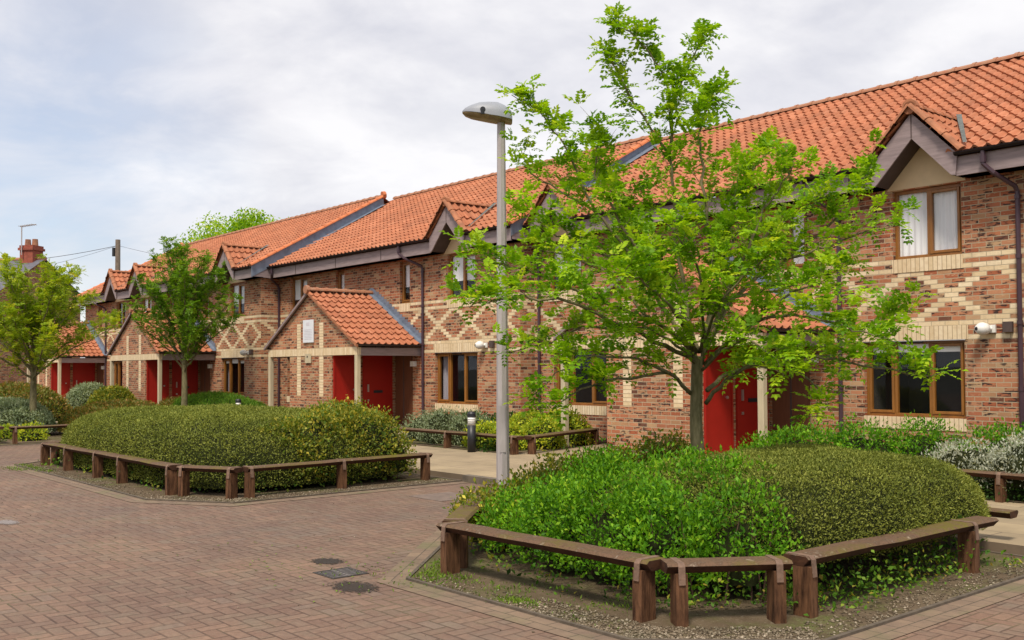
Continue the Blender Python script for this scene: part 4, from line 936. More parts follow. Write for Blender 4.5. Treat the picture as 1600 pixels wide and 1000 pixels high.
def patch_mat(name, col, rough, seed):
    mt, t, b = newmat(name); tcn = nd(t, 'ShaderNodeTexCoord'); v = tcn.outputs['Object']
    ln = nd(t, 'ShaderNodeVectorMath', operation='LENGTH'); lk(t, v, ln.inputs[0])
    n = noise(t, v, 5.5+seed, 5, .65); n2 = noise(t, v, 38, 3, .6)
    a = ramp(t, mth(t, 'ADD', mth(t, 'ADD', ln.outputs['Value'], mth(t, 'MULTIPLY', mth(t, 'SUBTRACT', n, .5), 1.5)), mth(t, 'MULTIPLY', mth(t, 'SUBTRACT', n2, .5), .35)), [(.50, (1, 1, 1)), (.66, (0, 0, 0))])
    lk(t, ramp(t, n2, [(.3, tuple(c*.6 for c in col)), (.7, tuple(c*1.4 for c in col))]), b.inputs['Base Color']); b.inputs['Roughness'].default_value = rough
    tr = nd(t, 'ShaderNodeBsdfTransparent'); mx = nd(t, 'ShaderNodeMixShader'); lk(t, mth(t, 'MULTIPLY', a, .85), mx.inputs[0]); lk(t, tr.outputs[0], mx.inputs[1]); lk(t, b.outputs[0], mx.inputs[2])
    lk(t, mx.outputs[0], t.nodes['Material Output'].inputs[0]); return mt
def decal(name, cx, cy, rx, ry, z, mat):
    mb = MB(); mb.quad((-1, -1, 0), (1, -1, 0), (1, 1, 0), (-1, 1, 0)); o = mb.build(name, mat); o.location = (cx, cy, z); o.scale = (rx, ry, 1); o['kind'] = 'structure'; return o
wet = patch_mat('wet_silt', (.030, .022, .016), .85, 0); wet2 = patch_mat('wet_silt_b', (.034, .023, .016), .85, 1.7)
decal('puddle', -7.60, 4.35, .26, .20, .0045, wet); decal('puddle', -6.57, 3.99, .36, .24, .0046, wet2)
decal('stain', -11.9, 2.85, .34, .16, .0058, patch_mat('pale_patch', (.24, .21, .20), .8, 1))
e = MB().box(-10.75, -10.05, 7.35, 8.0, .0, .006).build('inspection_cover', simple('cover', (.17, .125, .10), .7, .25, 8, metal=.1)); tag(e, 'faint rectangular inspection cover in the paving right of the middle bed', 'cover')

# ------------------------------------------------------------------ trees
DR = Vector((math.sin(YAW), math.cos(YAW), 0)); DB = Vector((-math.cos(YAW), math.sin(YAW), 0))
def smooth_path(pts, n):
    P = np.array(pts, dtype=float); k = len(P); out = []
    for s in np.linspace(0, k-1.0001, n):
        i = int(s); t = s-i; p0 = P[max(i-1, 0)]; p1 = P[i]; p2 = P[min(i+1, k-1)]; p3 = P[min(i+2, k-1)]
        out.append(.5*((2*p1)+(-p0+p2)*t+(2*p0-5*p1+4*p2-p3)*t*t+(-p0+3*p1-3*p2+p3)*t**3))
    return np.array(out)
def pinnate(P, D, rg, L=.13, pairs=4, lw=.013, ll=.036, droop=.5):
    """compound leaves: base P (n,3), axis D (n,3) -> leaflet quads"""
    n = len(P); D = unit(D); up = np.array([0, 0, 1.]); S = unit(np.cross(D, up)+1e-6*rg.normal(size=D.shape)); U = np.cross(S, D)
    Ls = L*(.7+.6*rg.random(n)); VV = []; t = np.linspace(.3, 1, pairs)
    Pb, Dd, Nn, sz = [], [], [], []
    for k in range(pairs):
        c = P+D*(Ls*t[k])[:, None]-up*(droop*Ls*t[k]**2*.45)[:, None]
        dk = unit(D-up*(droop*t[k]*.8))
        for s in (-1, 1):
            Pb.append(c); Dd.append(unit(dk*.45+S*s+rg.normal(size=D.shape)*.12-up*.12)); Nn.append(unit(U+rg.normal(size=D.shape)*.25)); sz.append(np.full(n, 1-.35*abs(t[k]-.55)))
    c = P+D*Ls[:, None]-up*(droop*Ls*.45)[:, None]; Pb.append(c); Dd.append(unit(D-up*droop)); Nn.append(U); sz.append(np.full(n, .9))
    Pb = np.concatenate(Pb); Dd = np.concatenate(Dd); Nn = np.concatenate(Nn); sz = np.concatenate(sz)
    sc_ = np.tile(Ls/L, 2*pairs+1)
    V, F = leaf_geo(Pb, Dd, Nn, ll*sz*sc_, lw*sz*sc_*1.25, .2)
    return V, F, 2*pairs+1
def tree(name, base, trunk, limbs, mat, label, seed, twig_step=.13, twig_len=(.18, .5), cl_step=.11, leaves=5, L=.13, ll=.036, lw=.014, pairs=4, r0=.055, rt=.007, start=.28, bias=.5, top_thin=99, trunk_r=(.07, .06), cat='tree', group=None):
    rg = np.random.default_rng(seed); e = empty(name, base, label=label, cat=cat, group=group); mb = MB(); base = np.array(base, dtype=float)
    P = smooth_path([base+np.array(p) for p in trunk], 12); mb.tube([tuple(p) for p in P], list(np.linspace(trunk_r[0]*1.25, trunk_r[1], 12)**1.0), 12)
    CP, CD = [], []
    for lm in limbs:
        pts = [base+np.array(p) for p in lm]; ln = sum(np.linalg.norm(np.array(pts[i+1])-pts[i]) for i in range(len(pts)-1))
        n = max(8, int(ln/.10)); Q = smooth_path(pts, n); Q[2:] += rg.normal(size=Q[2:].shape)*.012
        rb = r0*min(1, (ln/2.6))**.8
        mb.tube([tuple(p) for p in Q], [rb*(1-i/(n-1))**1.1+rt for i in range(n)], 7)
        tt = start
        while tt < 1:
            i = min(n-2, int(tt*(n-1))); p = Q[i]; d = unit((Q[i+1]-Q[i])[None])[0]
            tl = rg.uniform(*twig_len)*(1.15-.45*tt)*(.55 if p[2]-base[2] > top_thin else 1)
            r_ = rg.normal(size=3); r_[2] = abs(r_[2])*.6+.1; dd = unit((d*.55+unit(r_[None])[0]*1.0+np.array([0, 0, bias*.5]))[None])[0]
            m = 5; tw = [p+dd*tl*s+np.array([0, 0, .12*tl*s*s*rg.uniform(-1, 1)])+rg.normal(size=3)*.008 for s in np.linspace(0, 1, m)]
            mb.tube([tuple(q) for q in tw], [rt*.9, rt*.75, rt*.6, rt*.45, rt*.3], 4, False)
            k = max(2, int(tl/cl_step))
            for s in np.linspace(.25, 1, k):
                q = tw[0]+(tw[-1]-tw[0])*s; CP.append(q); CD.append(dd)
            tt += twig_step/ln*rg.uniform(.6, 1.4)
        CP.append(Q[-1]); CD.append(unit((Q[-1]-Q[-2])[None])[0])
    CP = np.array(CP); CD = np.array(CD); n = len(CP)
    BP = np.repeat(CP, leaves, 0); D = unit(np.repeat(CD, leaves, 0)*.5+rg.normal(size=BP.shape)*.75+np.array([0, 0, .35]))
    V, F, per = pinnate(BP, D, rg, L, pairs, lw, ll)
    cv = rg.random(n); lv = np.repeat(cv, leaves)*.45+rg.random(n*leaves)*.4
    var = np.clip(np.tile(lv, per)+rg.random(len(F))*.18, 0, 1)
    mb.build('trunk', M['bark'], e, True)
    mk_obj('crown', V, F, mat, e, False, var)
    return e
# hero rowan: limb shapes as lateral / depth / height in metres from its foot
def lim(*pts): return [tuple(DR*(p[0])+DB*(p[1])+Vector((0, 0, p[2]))) for p in pts]
def hx(x, y, dep=0):   # (lateral m, depth m, height m)
    d = 9.85+dep*.9; z = 1.65+(583-y)/1555*d; return (.96*((x-800)/1555*d-(1089-800)/1555*9.85), dep*.9, z if z < 1.7 else 1.7+(z-1.7)*.95)
def L_(*pp): return lim(*[hx(*p) for p in pp])
limbs1 = [
 L_((1088, 600), (1072, 480, .05), (1055, 340, .1), (1050, 220, .1), (1046, 130, .05), (1010, 60, 0), (958, 14, -.05)),
 L_((1050, 220, .1), (1062, 130, .1), (1085, 80, .15), (1096, 42, .2)),
 L_((1050, 240, .1), (1010, 180, .15), (965, 100, .1), (950, 70, .1)),
 L_((1095, 580), (1118, 450, -.1), (1104, 330, -.2), (1096, 220, -.2), (1110, 150, -.2), (1128, 150, -.2)),
 L_((1078, 625), (1040, 592, -.3), (985, 572, -.6), (900, 570, -.8), (815, 632, -.9)),
 L_((1040, 592, -.3), (960, 600, -.6), (900, 618, -.9), (850, 650, -1.0)),
 L_((1085, 570), (1030, 480, .2), (985, 400, .4), (930, 330, .5), (885, 230, .6), (840, 165, .6), (795, 140, .6)),
 L_((930, 330, .5), (880, 300, .7), (830, 270, .8), (806, 225, .8)),
 L_((1085, 560), (1010, 505, -.4), (920, 470, -.7), (830, 430, -.9), (712, 405, -1.0)),
 L_((1080, 570), (980, 520, -.6), (880, 480, -1.0), (790, 470, -1.2), (722, 482, -1.3)),
 L_((980, 520, .3), (900, 520, .5), (840, 545, .6), (780, 560, .6)),
 L_((1083, 540), (1020, 430, -.2), (960, 340, -.3), (925, 260, -.3), (935, 190, -.3)),
 L_((1020, 430, .2), (920, 390, .3), (850, 355, .3), (800, 320, .3)),
 L_((1102, 640), (1140, 600, -.3), (1210, 572, -.5), (1300, 570, -.8), (1390, 592, -1.0), (1474, 598, -1.1)),
 L_((1210, 572, -.5), (1260, 600, -.6), (1300, 640, -.7), (1265, 665, -.8)),
 L_((1104, 620), (1150, 590, .3), (1240, 575, .6), (1330, 560, .7), (1390, 520, .8), (1440, 490, .8)),
 L_((1100, 560), (1150, 470, .2), (1230, 410, .4), (1310, 350, .5), (1350, 300, .5), (1374, 262, .5)),
 L_((1230, 410, .4), (1300, 390, .3), (1350, 370, .2), (1425, 352, .1)),
 L_((1102, 560), (1150, 440, -.3), (1190, 350, -.5), (1225, 290, -.6), (1255, 245, -.6)),
 L_((1098, 540), (1130, 420, .1), (1150, 320, .2), (1180, 270, .2), (1212, 222, .2)),
 L_((1100, 580), (1170, 520, -.5), (1250, 500, -.9), (1330, 520, -1.1), (1400, 545, -1.2)),
 L_((1095, 560), (1100, 470, -.6), (1080, 400, -.9), (1040, 350, -1.0)),
 L_((1092, 560), (1130, 480, -.7), (1170, 430, -1.0), (1210, 400, -1.2)),
 L_((1088, 560), (1040, 480, -.8), (990, 440, -1.2), (950, 430, -1.4)),
 L_((1092, 560), (1060, 480, .8), (1000, 420, 1.2), (950, 400, 1.4)),
 L_((1096, 560), (1140, 470, .8), (1180, 420, 1.2), (1230, 380, 1.4)),
 L_((1095, 590), (1130, 560, -.6), (1160, 540, -.9), (1200, 560, -1.1), (1230, 600, -1.2)),
 L_((1088, 580), (1040, 540, -.5), (1000, 520, -.8), (960, 540, -1.0)),
 L_((1150, 440, -.3), (1200, 370, .1), (1260, 330, .3), (1310, 300, .4)),
 L_((1118, 450, -.1), (1150, 380, .2), (1175, 320, .5), (1160, 262, .6)),
 L_((1072, 480, .05), (1040, 420, .5), (1010, 350, .8), (1000, 300, .9)),
 L_((1150, 470, .2), (1210, 460, .8), (1280, 440, 1.1), (1340, 420, 1.2)),
 L_((1170, 520, -.5), (1230, 470, -.6), (1290, 450, -.7), (1340, 470, -.8)),
 L_((1010, 505, -.4), (940, 430, -.2), (880, 400, 0), (820, 385, .1)),
 L_((985, 400, .4), (960, 330, .8), (950, 290, 1.0), (900, 260, 1.1)),
]
tree('rowan_tree', (-6.27, 7.70, .01), lim((0, 0, 0), (0, 0, .7), (-.02, 0, 1.1), (.0, 0, 1.75)), limbs1, M['rowan'],
     'large airy rowan tree with bright green leaves, growing from the nearest bed', 11, trunk_r=(.060, .055), r0=.021, rt=.0042, twig_step=.100, start=.22, leaves=5, L=.15, ll=.058, lw=.027, cl_step=.17, twig_len=(.12, .48), top_thin=4.0)
def auto_limbs(rg, n, h0, top, rad, squash=1.0):
    r = []
    for k in range(n):
        a = 2.4*k+rg.uniform(-.3, .3); u = (k+.5)/n; z0 = h0+(top-h0)*.30*u; el = .25+.75*u**.8
        rr = rad*(1-.75*max(0, u-.25)/.75)*rg.uniform(.75, 1.1); zt = h0+.15+(top-h0-.15)*el*rg.uniform(.9, 1.05)
        x, y = math.cos(a)*rr, math.sin(a)*rr*squash
        r.append([(0, 0, z0), (x*.35, y*.35, z0+(zt-z0)*.45), (x*.7, y*.7, z0+(zt-z0)*.75), (x, y, zt)])
    return r
rg2 = np.random.default_rng(3)
t2x, t2y = -29.3, 12.2
tree('rowan_tree', (t2x-.3, t2y-.2, .08), [(0, 0, 0), (.03, 0, 1.0), (0, 0, 1.7), (0, 0, 2.6)], auto_limbs(rg2, 27, 1.45, 5.55, 1.95), M['rowan2'],
     'dark green rowan tree with a slim grey trunk, behind the long middle hedge', 12, twig_step=.13, leaves=7, L=.18, ll=.062, lw=.028, pairs=4, rt=.006, r0=.030, cl_step=.17, trunk_r=(.085, .05), start=.25)
t3x, t3y = -27.2, 7.1
tree('rowan_tree', (t3x, t3y, .01), [(0, 0, 0), (-.03, 0, 1.0), (.02, 0, 1.7), (0, 0, 2.8)], auto_limbs(rg2, 24, 1.35, 4.65, 2.25), M['rowan3'],
     'yellowish green rowan tree at the left edge of the photo', 13, twig_step=.125, leaves=7, L=.18, ll=.062, lw=.028, pairs=4, rt=.005, r0=.028, cl_step=.17, trunk_r=(.08, .05), start=.2)
def bushy_tree(name, base, h, rad, label, seed, mat, n=14000, size=.17):
    rg = np.random.default_rng(seed); e = empty(name, base, label=label, cat='tree'); b = np.array(base, dtype=float)
    mb = MB(); mb.tube([tuple(b), tuple(b+np.array([0, 0, h*.5])), tuple(b+np.array([.2, 0, h*.8]))], [.22, .16, .06], 10)
    cs = []
    for k in range(16):
        d = unit(rg.normal(size=(1, 3)))[0]; d[2] = abs(d[2])*.9; c = b+np.array([0, 0, h*.62])+d*np.array([rad*.75, rad*.75, h*.33]); cs.append(c)
        mb.tube([tuple(b+np.array([0, 0, h*.4])), tuple((b+np.array([0, 0, h*.45])+c)/2+np.array([0, 0, .2])), tuple(c)], [.09, .05, .02], 5)
    mb.build('trunk', M['bark'], e, True)
    k = rg.integers(0, 16, n); cs = np.array(cs); P = cs[k]+unit(rg.normal(size=(n, 3)))*(rg.random((n, 1))**.5)*rad*.42
    D = unit(rg.normal(size=P.shape)); N = unit(rg.normal(size=P.shape)+np.array([0, 0, 1.]))
    sz = size*(.6+.8*rg.random(n)); V, F = leaf_geo(P, D, N, sz, sz*.6); mk_obj('crown', V, F, mat, e, False, np.clip(rg.random(n)*.6+.4*np.repeat(rg.random(16), 1)[k], 0, 1)); return e
bushy_tree('ash_tree', (-57.6, 26.0, 0), 11.5, 3.1, 'bright green tree top showing over the far roof ridge', 21, M['rowan'])
bushy_tree('ash_tree', (-53.2, 26.5, 0), 11.2, 2.9, 'lower green tree top behind the roof ridge, right of the taller one', 22, M['rowan'])
bushy_tree('ash_tree', (-64, 30, 0), 9.0, 3.0, 'green tree behind the far end of the terrace', 23, M['rowan2'], 6000)

# ------------------------------------------------------------------ hedges and shrubs
hedge('yew_hedge', M['yew'], 'smooth clipped olive green hedge on the right of the nearest bed', 'hedge',
      [dict(geo=dome(-5.02, 7.50, 1.15, 1.78, .26, .66, 3.8, 2.9, .05), n=98000, size=.021, depth=.05, seed=31, asp=.42, up=.5, spread=1.0)], (-4.98, 7.55, .01))
hedge('yew_hedge', M['yew'], 'long smooth clipped olive green hedge filling the middle bed', 'hedge',
      [dict(geo=dome(-15.80, 6.97, 3.55, 1.82, .08, .93, 4.4, 3.7, .045, 170), n=130000, size=.029, depth=.05, seed=32, asp=.45, up=.5, spread=1.0)], (-15.6, 7.0, .01))
def lumps(spec, **kw):
    out = []
    for i, (x, y, a, b, z, h) in enumerate(spec):
        out.append(dict(geo=dome(x, y, a, b, z, h, 2.1, 2.1, .10, 40, 14, f=2.5), n=int(kw['dens']*(a+b)*(h+.5*(a+b))), size=kw['size'], depth=kw['depth'], seed=kw['seed']+i, asp=kw.get('asp', .5), up=kw.get('up', .6), spread=kw.get('spread', 1), cl=kw.get('cl', 1), clr=kw.get('clr', 0), inset=kw.get('inset', .12), sprig=kw.get('sprig', 0)))
    return out
hedge('green_shrub', M['shrub'], 'loose bright green shrub filling the front of the nearest bed', 'shrub',
      lumps([(-6.45, 5.55, .36, .34, .12, .48), (-5.95, 5.55, .50, .42, .12, .60), (-5.35, 5.5, .50, .42, .12, .66), (-4.85, 5.55, .48, .42, .12, .66), (-4.45, 5.85, .42, .45, .12, .68), (-6.1, 6.3, .6, .55, .15, .70), (-5.3, 6.25, .6, .6, .15, .76), (-4.75, 6.35, .42, .5, .15, .72), (-5.8, 6.8, .6, .5, .15, .66), (-6.4, 6.2, .40, .42, .12, .54)],
            dens=4600, size=.036, depth=.17, seed=40, asp=.5, cl=18, clr=.020, inset=.26, up=1.1, sprig=.13), (-5.6, 5.9, .01), stems=(3, 60, -6.6, -4.2, 5.45, 6.3, .70))
hedge('euonymus_shrub', M['euon'], 'low variegated yellow and green shrub round the foot of the street lamp', 'shrub',
      lumps([(-7.05, 5.75, .40, .34, .08, .42), (-7.6, 6.2, .5, .38, .08, .40), (-6.95, 6.3, .45, .45, .1, .58), (-8.15, 6.95, .42, .42, .05, .32), (-7.2, 7.0, .7, .5, .1, .68), (-6.7, 7.7, .9, .6, .12, .78), (-7.7, 7.9, .6, .5, .1, .58), (-6.6, 6.9, .5, .4, .1, .72)],
            dens=3200, size=.042, depth=.14, seed=60, asp=.55, up=.7, inset=.16, sprig=.05, cl=4, clr=.03), (-7.4, 6.8, .01))
hedge('euonymus_shrub', M['euon'], 'variegated yellow and green end of the middle bed beside its dark right rail', 'shrub',
      lumps([(-12.74, 7.95, .58, .75, .12, .88), (-12.72, 7.1, .52, .72, .12, .88), (-13.3, 7.9, .7, .8, .2, .90), (-12.75, 6.55, .42, .5, .12, .80), (-13.0, 7.4, .6, .6, .2, .86), (-14.0, 8.2, .7, .6, .2, .88)],
            dens=2400, size=.050, depth=.11, seed=80, asp=.55, up=.6, inset=.12, sprig=.04, cl=3, clr=.03), (-13.1, 7.2, .01))
hedge('green_shrub', M['shrub'], 'bright green shrub below the nearest ground floor window', 'shrub',
      lumps([(-8.3, 12.6, .7, .6, .1, .68), (-7.4, 12.7, .7, .6, .1, .74), (-6.6, 12.9, .7, .6, .1, .78), (-5.7, 13.2, .7, .6, .1, .76), (-8.9, 12.5, .5, .5, .1, .50), (-5.0, 13.2, .6, .6, .1, .62), (-4.2, 13.5, .7, .6, .1, .62)],
            dens=1800, size=.05, depth=.16, seed=100, asp=.5, cl=12, clr=.034, inset=.2, up=.9, sprig=.07), (-6.8, 12.8, .09))
hedge('silver_shrub', M['silverleaf'], 'silvery white leaved bush at the right edge of the photo', 'shrub',
      lumps([(-5.75, 12.2, .50, .40, .2, .52), (-5.0, 12.15, .6, .45, .25, .56), (-4.3, 12.2, .6, .45, .25, .56), (-3.4, 12.2, .7, .5, .2, .55)],
            dens=3200, size=.042, depth=.12, seed=120, asp=.35, cl=6, clr=.03, up=1.2), (-4.8, 12.2, .09))
hedge('dark_shrub', M['dark'], 'dark green undergrowth below the silvery bush', 'shrub',
      lumps([(-5.3, 12.0, .45, .3, .08, .36), (-4.4, 12.0, .5, .3, .08, .34), (-3.5, 12.0, .5, .3, .08, .34)], dens=2200, size=.045, depth=.1, seed=130), (-4.5, 12.0, .09))
hedge('sage_shrub', M['sage'], 'grey green sage bush left of the bollard light', 'shrub',
      lumps([(-17.0, 12.6, .75, .55, .1, .66), (-16.1, 12.55, .65, .5, .1, .62), (-17.9, 12.7, .6, .5, .1, .6)], dens=1700, size=.055, depth=.12, seed=140, asp=.32, cl=5, clr=.04, up=1.1), (-16.8, 12.6, .09))
hedge('golden_shrub', M['yellow'], 'golden yellow green shrub behind the bollard light and lamp post', 'shrub',
      lumps([(-15.3, 12.35, .5, .4, .1, .50), (-14.7, 12.35, .45, .4, .1, .52), (-14.55, 13.1, .45, .5, .1, .60), (-15.3, 13.4, .6, .5, .1, .66), (-15.0, 14.1, .6, .5, .1, .70)], dens=1900, size=.055, depth=.1, seed=150, asp=.6), (-14.9, 12.9, .09))
hedge('dark_shrub', M['dark'], 'dark green shrub along the window below the middle house light', 'shrub',
      lumps([(-17.3, 13.6, .8, .6, .1, .55), (-16.2, 13.6, .7, .6, .1, .6), (-14.7, 12.6, .4, .9, .05, .36), (-18.3, 13.4, .6, .6, .1, .55)], dens=1100, size=.06, depth=.12, seed=160), (-16.5, 13.5, .09))
hedge('grassy_hedge', M['weed'], 'soft green hedge in front of the farthest house, left of the middle porch', 'hedge',
      [dict(geo=dome(-29.6, 13.0, 3.6, .8, .1, .80, 2.4, 2.0, .05), n=24000, size=.07, depth=.1, seed=170, asp=.22, up=1.6, spread=.7)], (-29.6, 13.0, .09))
hedge('bronze_shrub', M['photinia'], 'small bronze shrub at the left end of the soft green hedge', 'shrub',
      lumps([(-32.3, 12.7, .7, .5, .1, .62), (-31.9, 12.3, .6, .4, .1, .5)], dens=1200, size=.07, depth=.12, seed=175), (-32.2, 12.6, .09))
hedge('bronze_hedge', M['photinia'], 'bronze and green hedge with reddish new leaves in the left bed', 'hedge',
      [dict(geo=dome(-26.3, 8.9, 1.9, 1.25, .1, .66, 2.8, 2.3, .06), n=20000, size=.065, depth=.1, seed=180, asp=.55, up=.6), dict(geo=dome(-29.5, 10.2, 2.4, 1.0, .1, .62, 2.6, 2.2, .06), n=12000, size=.07, depth=.1, seed=181, asp=.55, up=.6)], (-26.3, 8.8, .01))
hedge('sage_hedge', M['sage'], 'grey green hedge at the left edge behind the leftmost rail', 'hedge',
      [dict(geo=dome(-29.2, 6.9, 2.6, .9, .1, .80, 2.8, 2.3, .05), n=20000, size=.06, depth=.08, seed=190, asp=.5, up=.6)], (-29.2, 6.9, .01))
hedge('sage_shrub', M['sage'], 'round pale sage green shrub in front of the far red doors', 'shrub',
      [dict(geo=dome(-37.2, 11.6, 1.3, .8, .1, 1.05, 2.2, 2.2, .05), n=9000, size=.08, depth=.1, seed=195, asp=.4, up=.8)], (-37.2, 11.6, .09))
hedge('euonymus_shrub', M['euon'], 'yellow flecked shrub right of the round sage shrub', 'shrub',
      [dict(geo=dome(-34.9, 11.6, 1.2, .7, .1, .95, 2.2, 2.2, .08), n=8000, size=.08, depth=.12, seed=196, asp=.5, up=.7)], (-34.9, 11.6, .09))
hedge('bronze_shrub', M['photinia'], 'bronze shrub at the foot of the leftmost tree', 'shrub',
      [dict(geo=dome(-36.5, 9.0, 3.6, 1.2, .1, 1.05, 2.4, 2.2, .1), n=14000, size=.10, depth=.15, seed=197, asp=.5, up=.7)], (-36.5, 9.0, .01))
hedge('golden_shrub', M['yellow'], 'small golden shrub between the two rails at the left edge', 'shrub',
      lumps([(-25.6, 6.6, .5, .35, .02, .34), (-26.6, 6.4, .4, .3, .02, .28), (-28.0, 6.1, .35, .25, .02, .35)], dens=1500, size=.06, depth=.1, seed=198), (-25.8, 6.5, .01))

# ------------------------------------------------------------------ ground cover, gravel, litter (stuff)
def in_poly(P, poly):
    x, y = P[:, 0], P[:, 1]; c = np.zeros(len(P), bool); n = len(poly); j = n-1
    for i in range(n):
        xi, yi = poly[i]; xj, yj = poly[j]
        c ^= ((yi > y) != (yj > y)) & (x < (xj-xi)*(y-yi)/((yj-yi)+1e-12)+xi); j = i
    return c
def weeds(name, mat, spots, n_per, size, seed, hgt=.12):
    rg = np.random.default_rng(seed); PP = []
    for (x, y, r, h) in spots:
        n = int(n_per*r*r*40); q = rg.normal(size=(n, 3))*np.array([r*.5, r*.5, 0]); q[:, 2] = np.abs(rg.normal(size=n))*h*.55
        PP.append(q+np.array([x, y, .02]))
    P = np.concatenate(PP); D = unit(rg.normal(size=P.shape)+np.array([0, 0, .5])); N = unit(rg.normal(size=P.shape)*.5+np.array([0, 0, 1.]))
    sz = size*(.6+.8*rg.random(len(P))); V, F = leaf_geo(P, D, N, sz, sz*.6)
    o = mk_obj(name, V, F, mat, None, False, rg.random(len(P))); o['kind'] = 'stuff'; return o
weeds('ground_cover', M['weed'], [(-4.05, 5.95, .22, .16), (-4.0, 6.3, .2, .2), (-3.95, 6.75, .2, .16), (-3.98, 7.2, .2, .18), (-3.95, 7.6, .2, .2), (-3.95, 8.1, .2, .2), (-3.85, 8.35, .12, .12), (-4.3, 5.5, .2, .2), (-4.45, 5.3, .14, .15), (-5.6, 5.05, .10, .14), (-6.3, 5.2, .14, .12), (-3.80, 6.0, .20, .18), (-3.74, 6.25, .18, .22), (-3.76, 6.55, .20, .2), (-3.72, 6.85, .16, .18), (-3.76, 7.15, .20, .2), (-3.70, 7.45, .14, .16), (-3.62, 8.35, .14, .10), (-3.78, 7.75, .18, .2), (-4.0, 5.75, .2, .2), (-4.6, 5.35, .2, .22), (-4.9, 5.2, .14, .2), (-5.35, 4.98, .10, .22), (-5.25, 5.05, .08, .2)], 60, .036, 5)
weeds('ground_cover', M['dark'], [(-4.5, 5.6, .3, .3), (-4.15, 6.2, .3, .45), (-4.1, 6.6, .25, .45), (-4.15, 7.1, .3, .45), (-4.1, 7.6, .3, .45), (-4.1, 8.2, .3, .4), (-5.0, 5.3, .25, .25), (-5.9, 5.25, .3, .25), (-6.6, 5.35, .25, .25), (-12.4, 6.0, .3, .25), (-12.4, 7.0, .3, .25), (-12.4, 8.0, .3, .25), (-13, 5.5, .35, .25), (-14, 5.4, .4, .25), (-15, 5.4, .4, .25), (-16, 5.4, .4, .25), (-17, 5.4, .4, .25), (-18.2, 5.4, .4, .22)], 16, .05, 6)
weeds('ground_cover', M['weed'], [(-17.6, 5.15, .28, .14), (-16.4, 5.15, .25, .16), (-13.6, 5.15, .2, .12), (-15.3, 5.2, .2, .1), (-12.25, 7.3, .2, .14), (-18.2, 5.1, .2, .1), (-12.3, 6.4, .18, .15), (-25.5, 5.9, .4, .12), (-27, 5.8, .5, .12)], 14, .05, 8)
rg = np.random.default_rng(77)
# grass tufts along kerbs and in joints
q = []
for (x0, y0, x1, y1, n, sp) in ((-6.5, 4.5, -4.2, 4.52, 60, .03), (-6.5, 4.6, -6.1, 4.7, 350, .10), (-6.45, 4.62, -6.9, 5.1, 350, .06), (-5.5, 4.56, -5.2, 4.6, 260, .05), (-5.9, 4.75, -5.5, 4.85, 120, .08), (-19, 4.75, -17.2, 4.75, 500, .06), (-18.6, 4.45, -17.8, 4.5, 200, .08), (-7.5, 4.3, -6.3, 4.2, 60, .2), (-5.0, 4.9, -4.6, 5.1, 160, .12)):
    t = rg.random(n)[:, None]; q.append(np.concatenate([np.array([[x0, y0]])*(1-t)+np.array([[x1, y1]])*t+rg.normal(size=(n, 2))*sp, np.full((n, 1), .01)], 1))
P = np.concatenate(q); D = unit(rg.normal(size=P.shape)*.6+np.array([0, 0, .8])); N = unit(rg.normal(size=P.shape)); sz = .018+.025*rg.random(len(P))
V, F = leaf_geo(P, D, N, sz, sz*.3); mk_obj('grass', V, F, M['grass'], None, False, rg.random(len(P)))['kind'] = 'stuff'
# gravel
def stones(name, P, s, seed):
    rg = np.random.default_rng(seed); n = len(P)
    T = np.array([(1, 0, 0), (-1, 0, 0), (0, 1, 0), (0, -1, 0), (0, 0, 1), (0, 0, -1)], dtype=float); Fo = np.array([(0, 2, 4), (2, 1, 4), (1, 3, 4), (3, 0, 4), (2, 0, 5), (1, 2, 5), (3, 1, 5), (0, 3, 5)])
    sc_ = s[:, None, None]*(.6+.8*rg.random((n, 1, 3))); sc_[:, :, 2] *= .6
    a = rg.random(n)*6.28; c, sn = np.cos(a), np.sin(a); Tv = T[None]*sc_; X = Tv[..., 0]*c[:, None]-Tv[..., 1]*sn[:, None]; Y = Tv[..., 0]*sn[:, None]+Tv[..., 1]*c[:, None]
    V = np.stack([X, Y, Tv[..., 2]], -1)*(.8+.4*rg.random((n, 6, 1)))+P[:, None, :]
    F = (Fo[None]+(np.arange(n)*6)[:, None, None]).reshape(-1, 3)
    o = mk_obj(name, V.reshape(-1, 3), F, M['gravel'], None, False, np.repeat(rg.random(n), 8)); o['kind'] = 'stuff'; return o
gp = []
def edgepts(a, b, w0, w1, n):
    t = rg.random(n)[:, None]; a = np.array(a); b = np.array(b); d = unit((b-a)[None])[0]; nn = np.array([-d[1], d[0]])
    return a*(1-t)+b*t+nn*(w0+(w1-w0)*rg.random((n, 1))**1.5)
gp.append(edgepts((-5.3, 4.45), (-4.15, 4.45), .0, .34, 1100)); gp.append(edgepts((-6.5, 4.45), (-5.3, 4.45), .02, .25, 160))
gp.append(edgepts((-4.15, 4.45), (-3.38, 5.28), .0, .30, 1200)); gp.append(edgepts((-3.38, 5.28), (-3.38, 8.6), .0, .30, 900))
gp.append(edgepts((-18.9, 4.68), (-12.7, 4.68), .0, .3, 1100)); gp.append(edgepts((-12.7, 4.68), (-11.65, 5.35), .0, .35, 900)); gp.append(edgepts((-11.65, 5.35), (-11.65, 8.8), .0, .4, 1500))
G = np.concatenate(gp); G = np.concatenate([G, np.full((len(G), 1), .016)], 1)
stones('gravel', G, .007+.008*rg.random(len(G))**2, 4)
n = 500; G = np.stack([rg.uniform(-16, -2, n), rg.uniform(2.6, 8.5, n), np.full(n, .004)], 1)
k = ~(in_poly(G, BED1) | in_poly(G, BED2)); G = G[k]; stones('litter', G, .004+.006*rg.random(len(G))**2, 9)
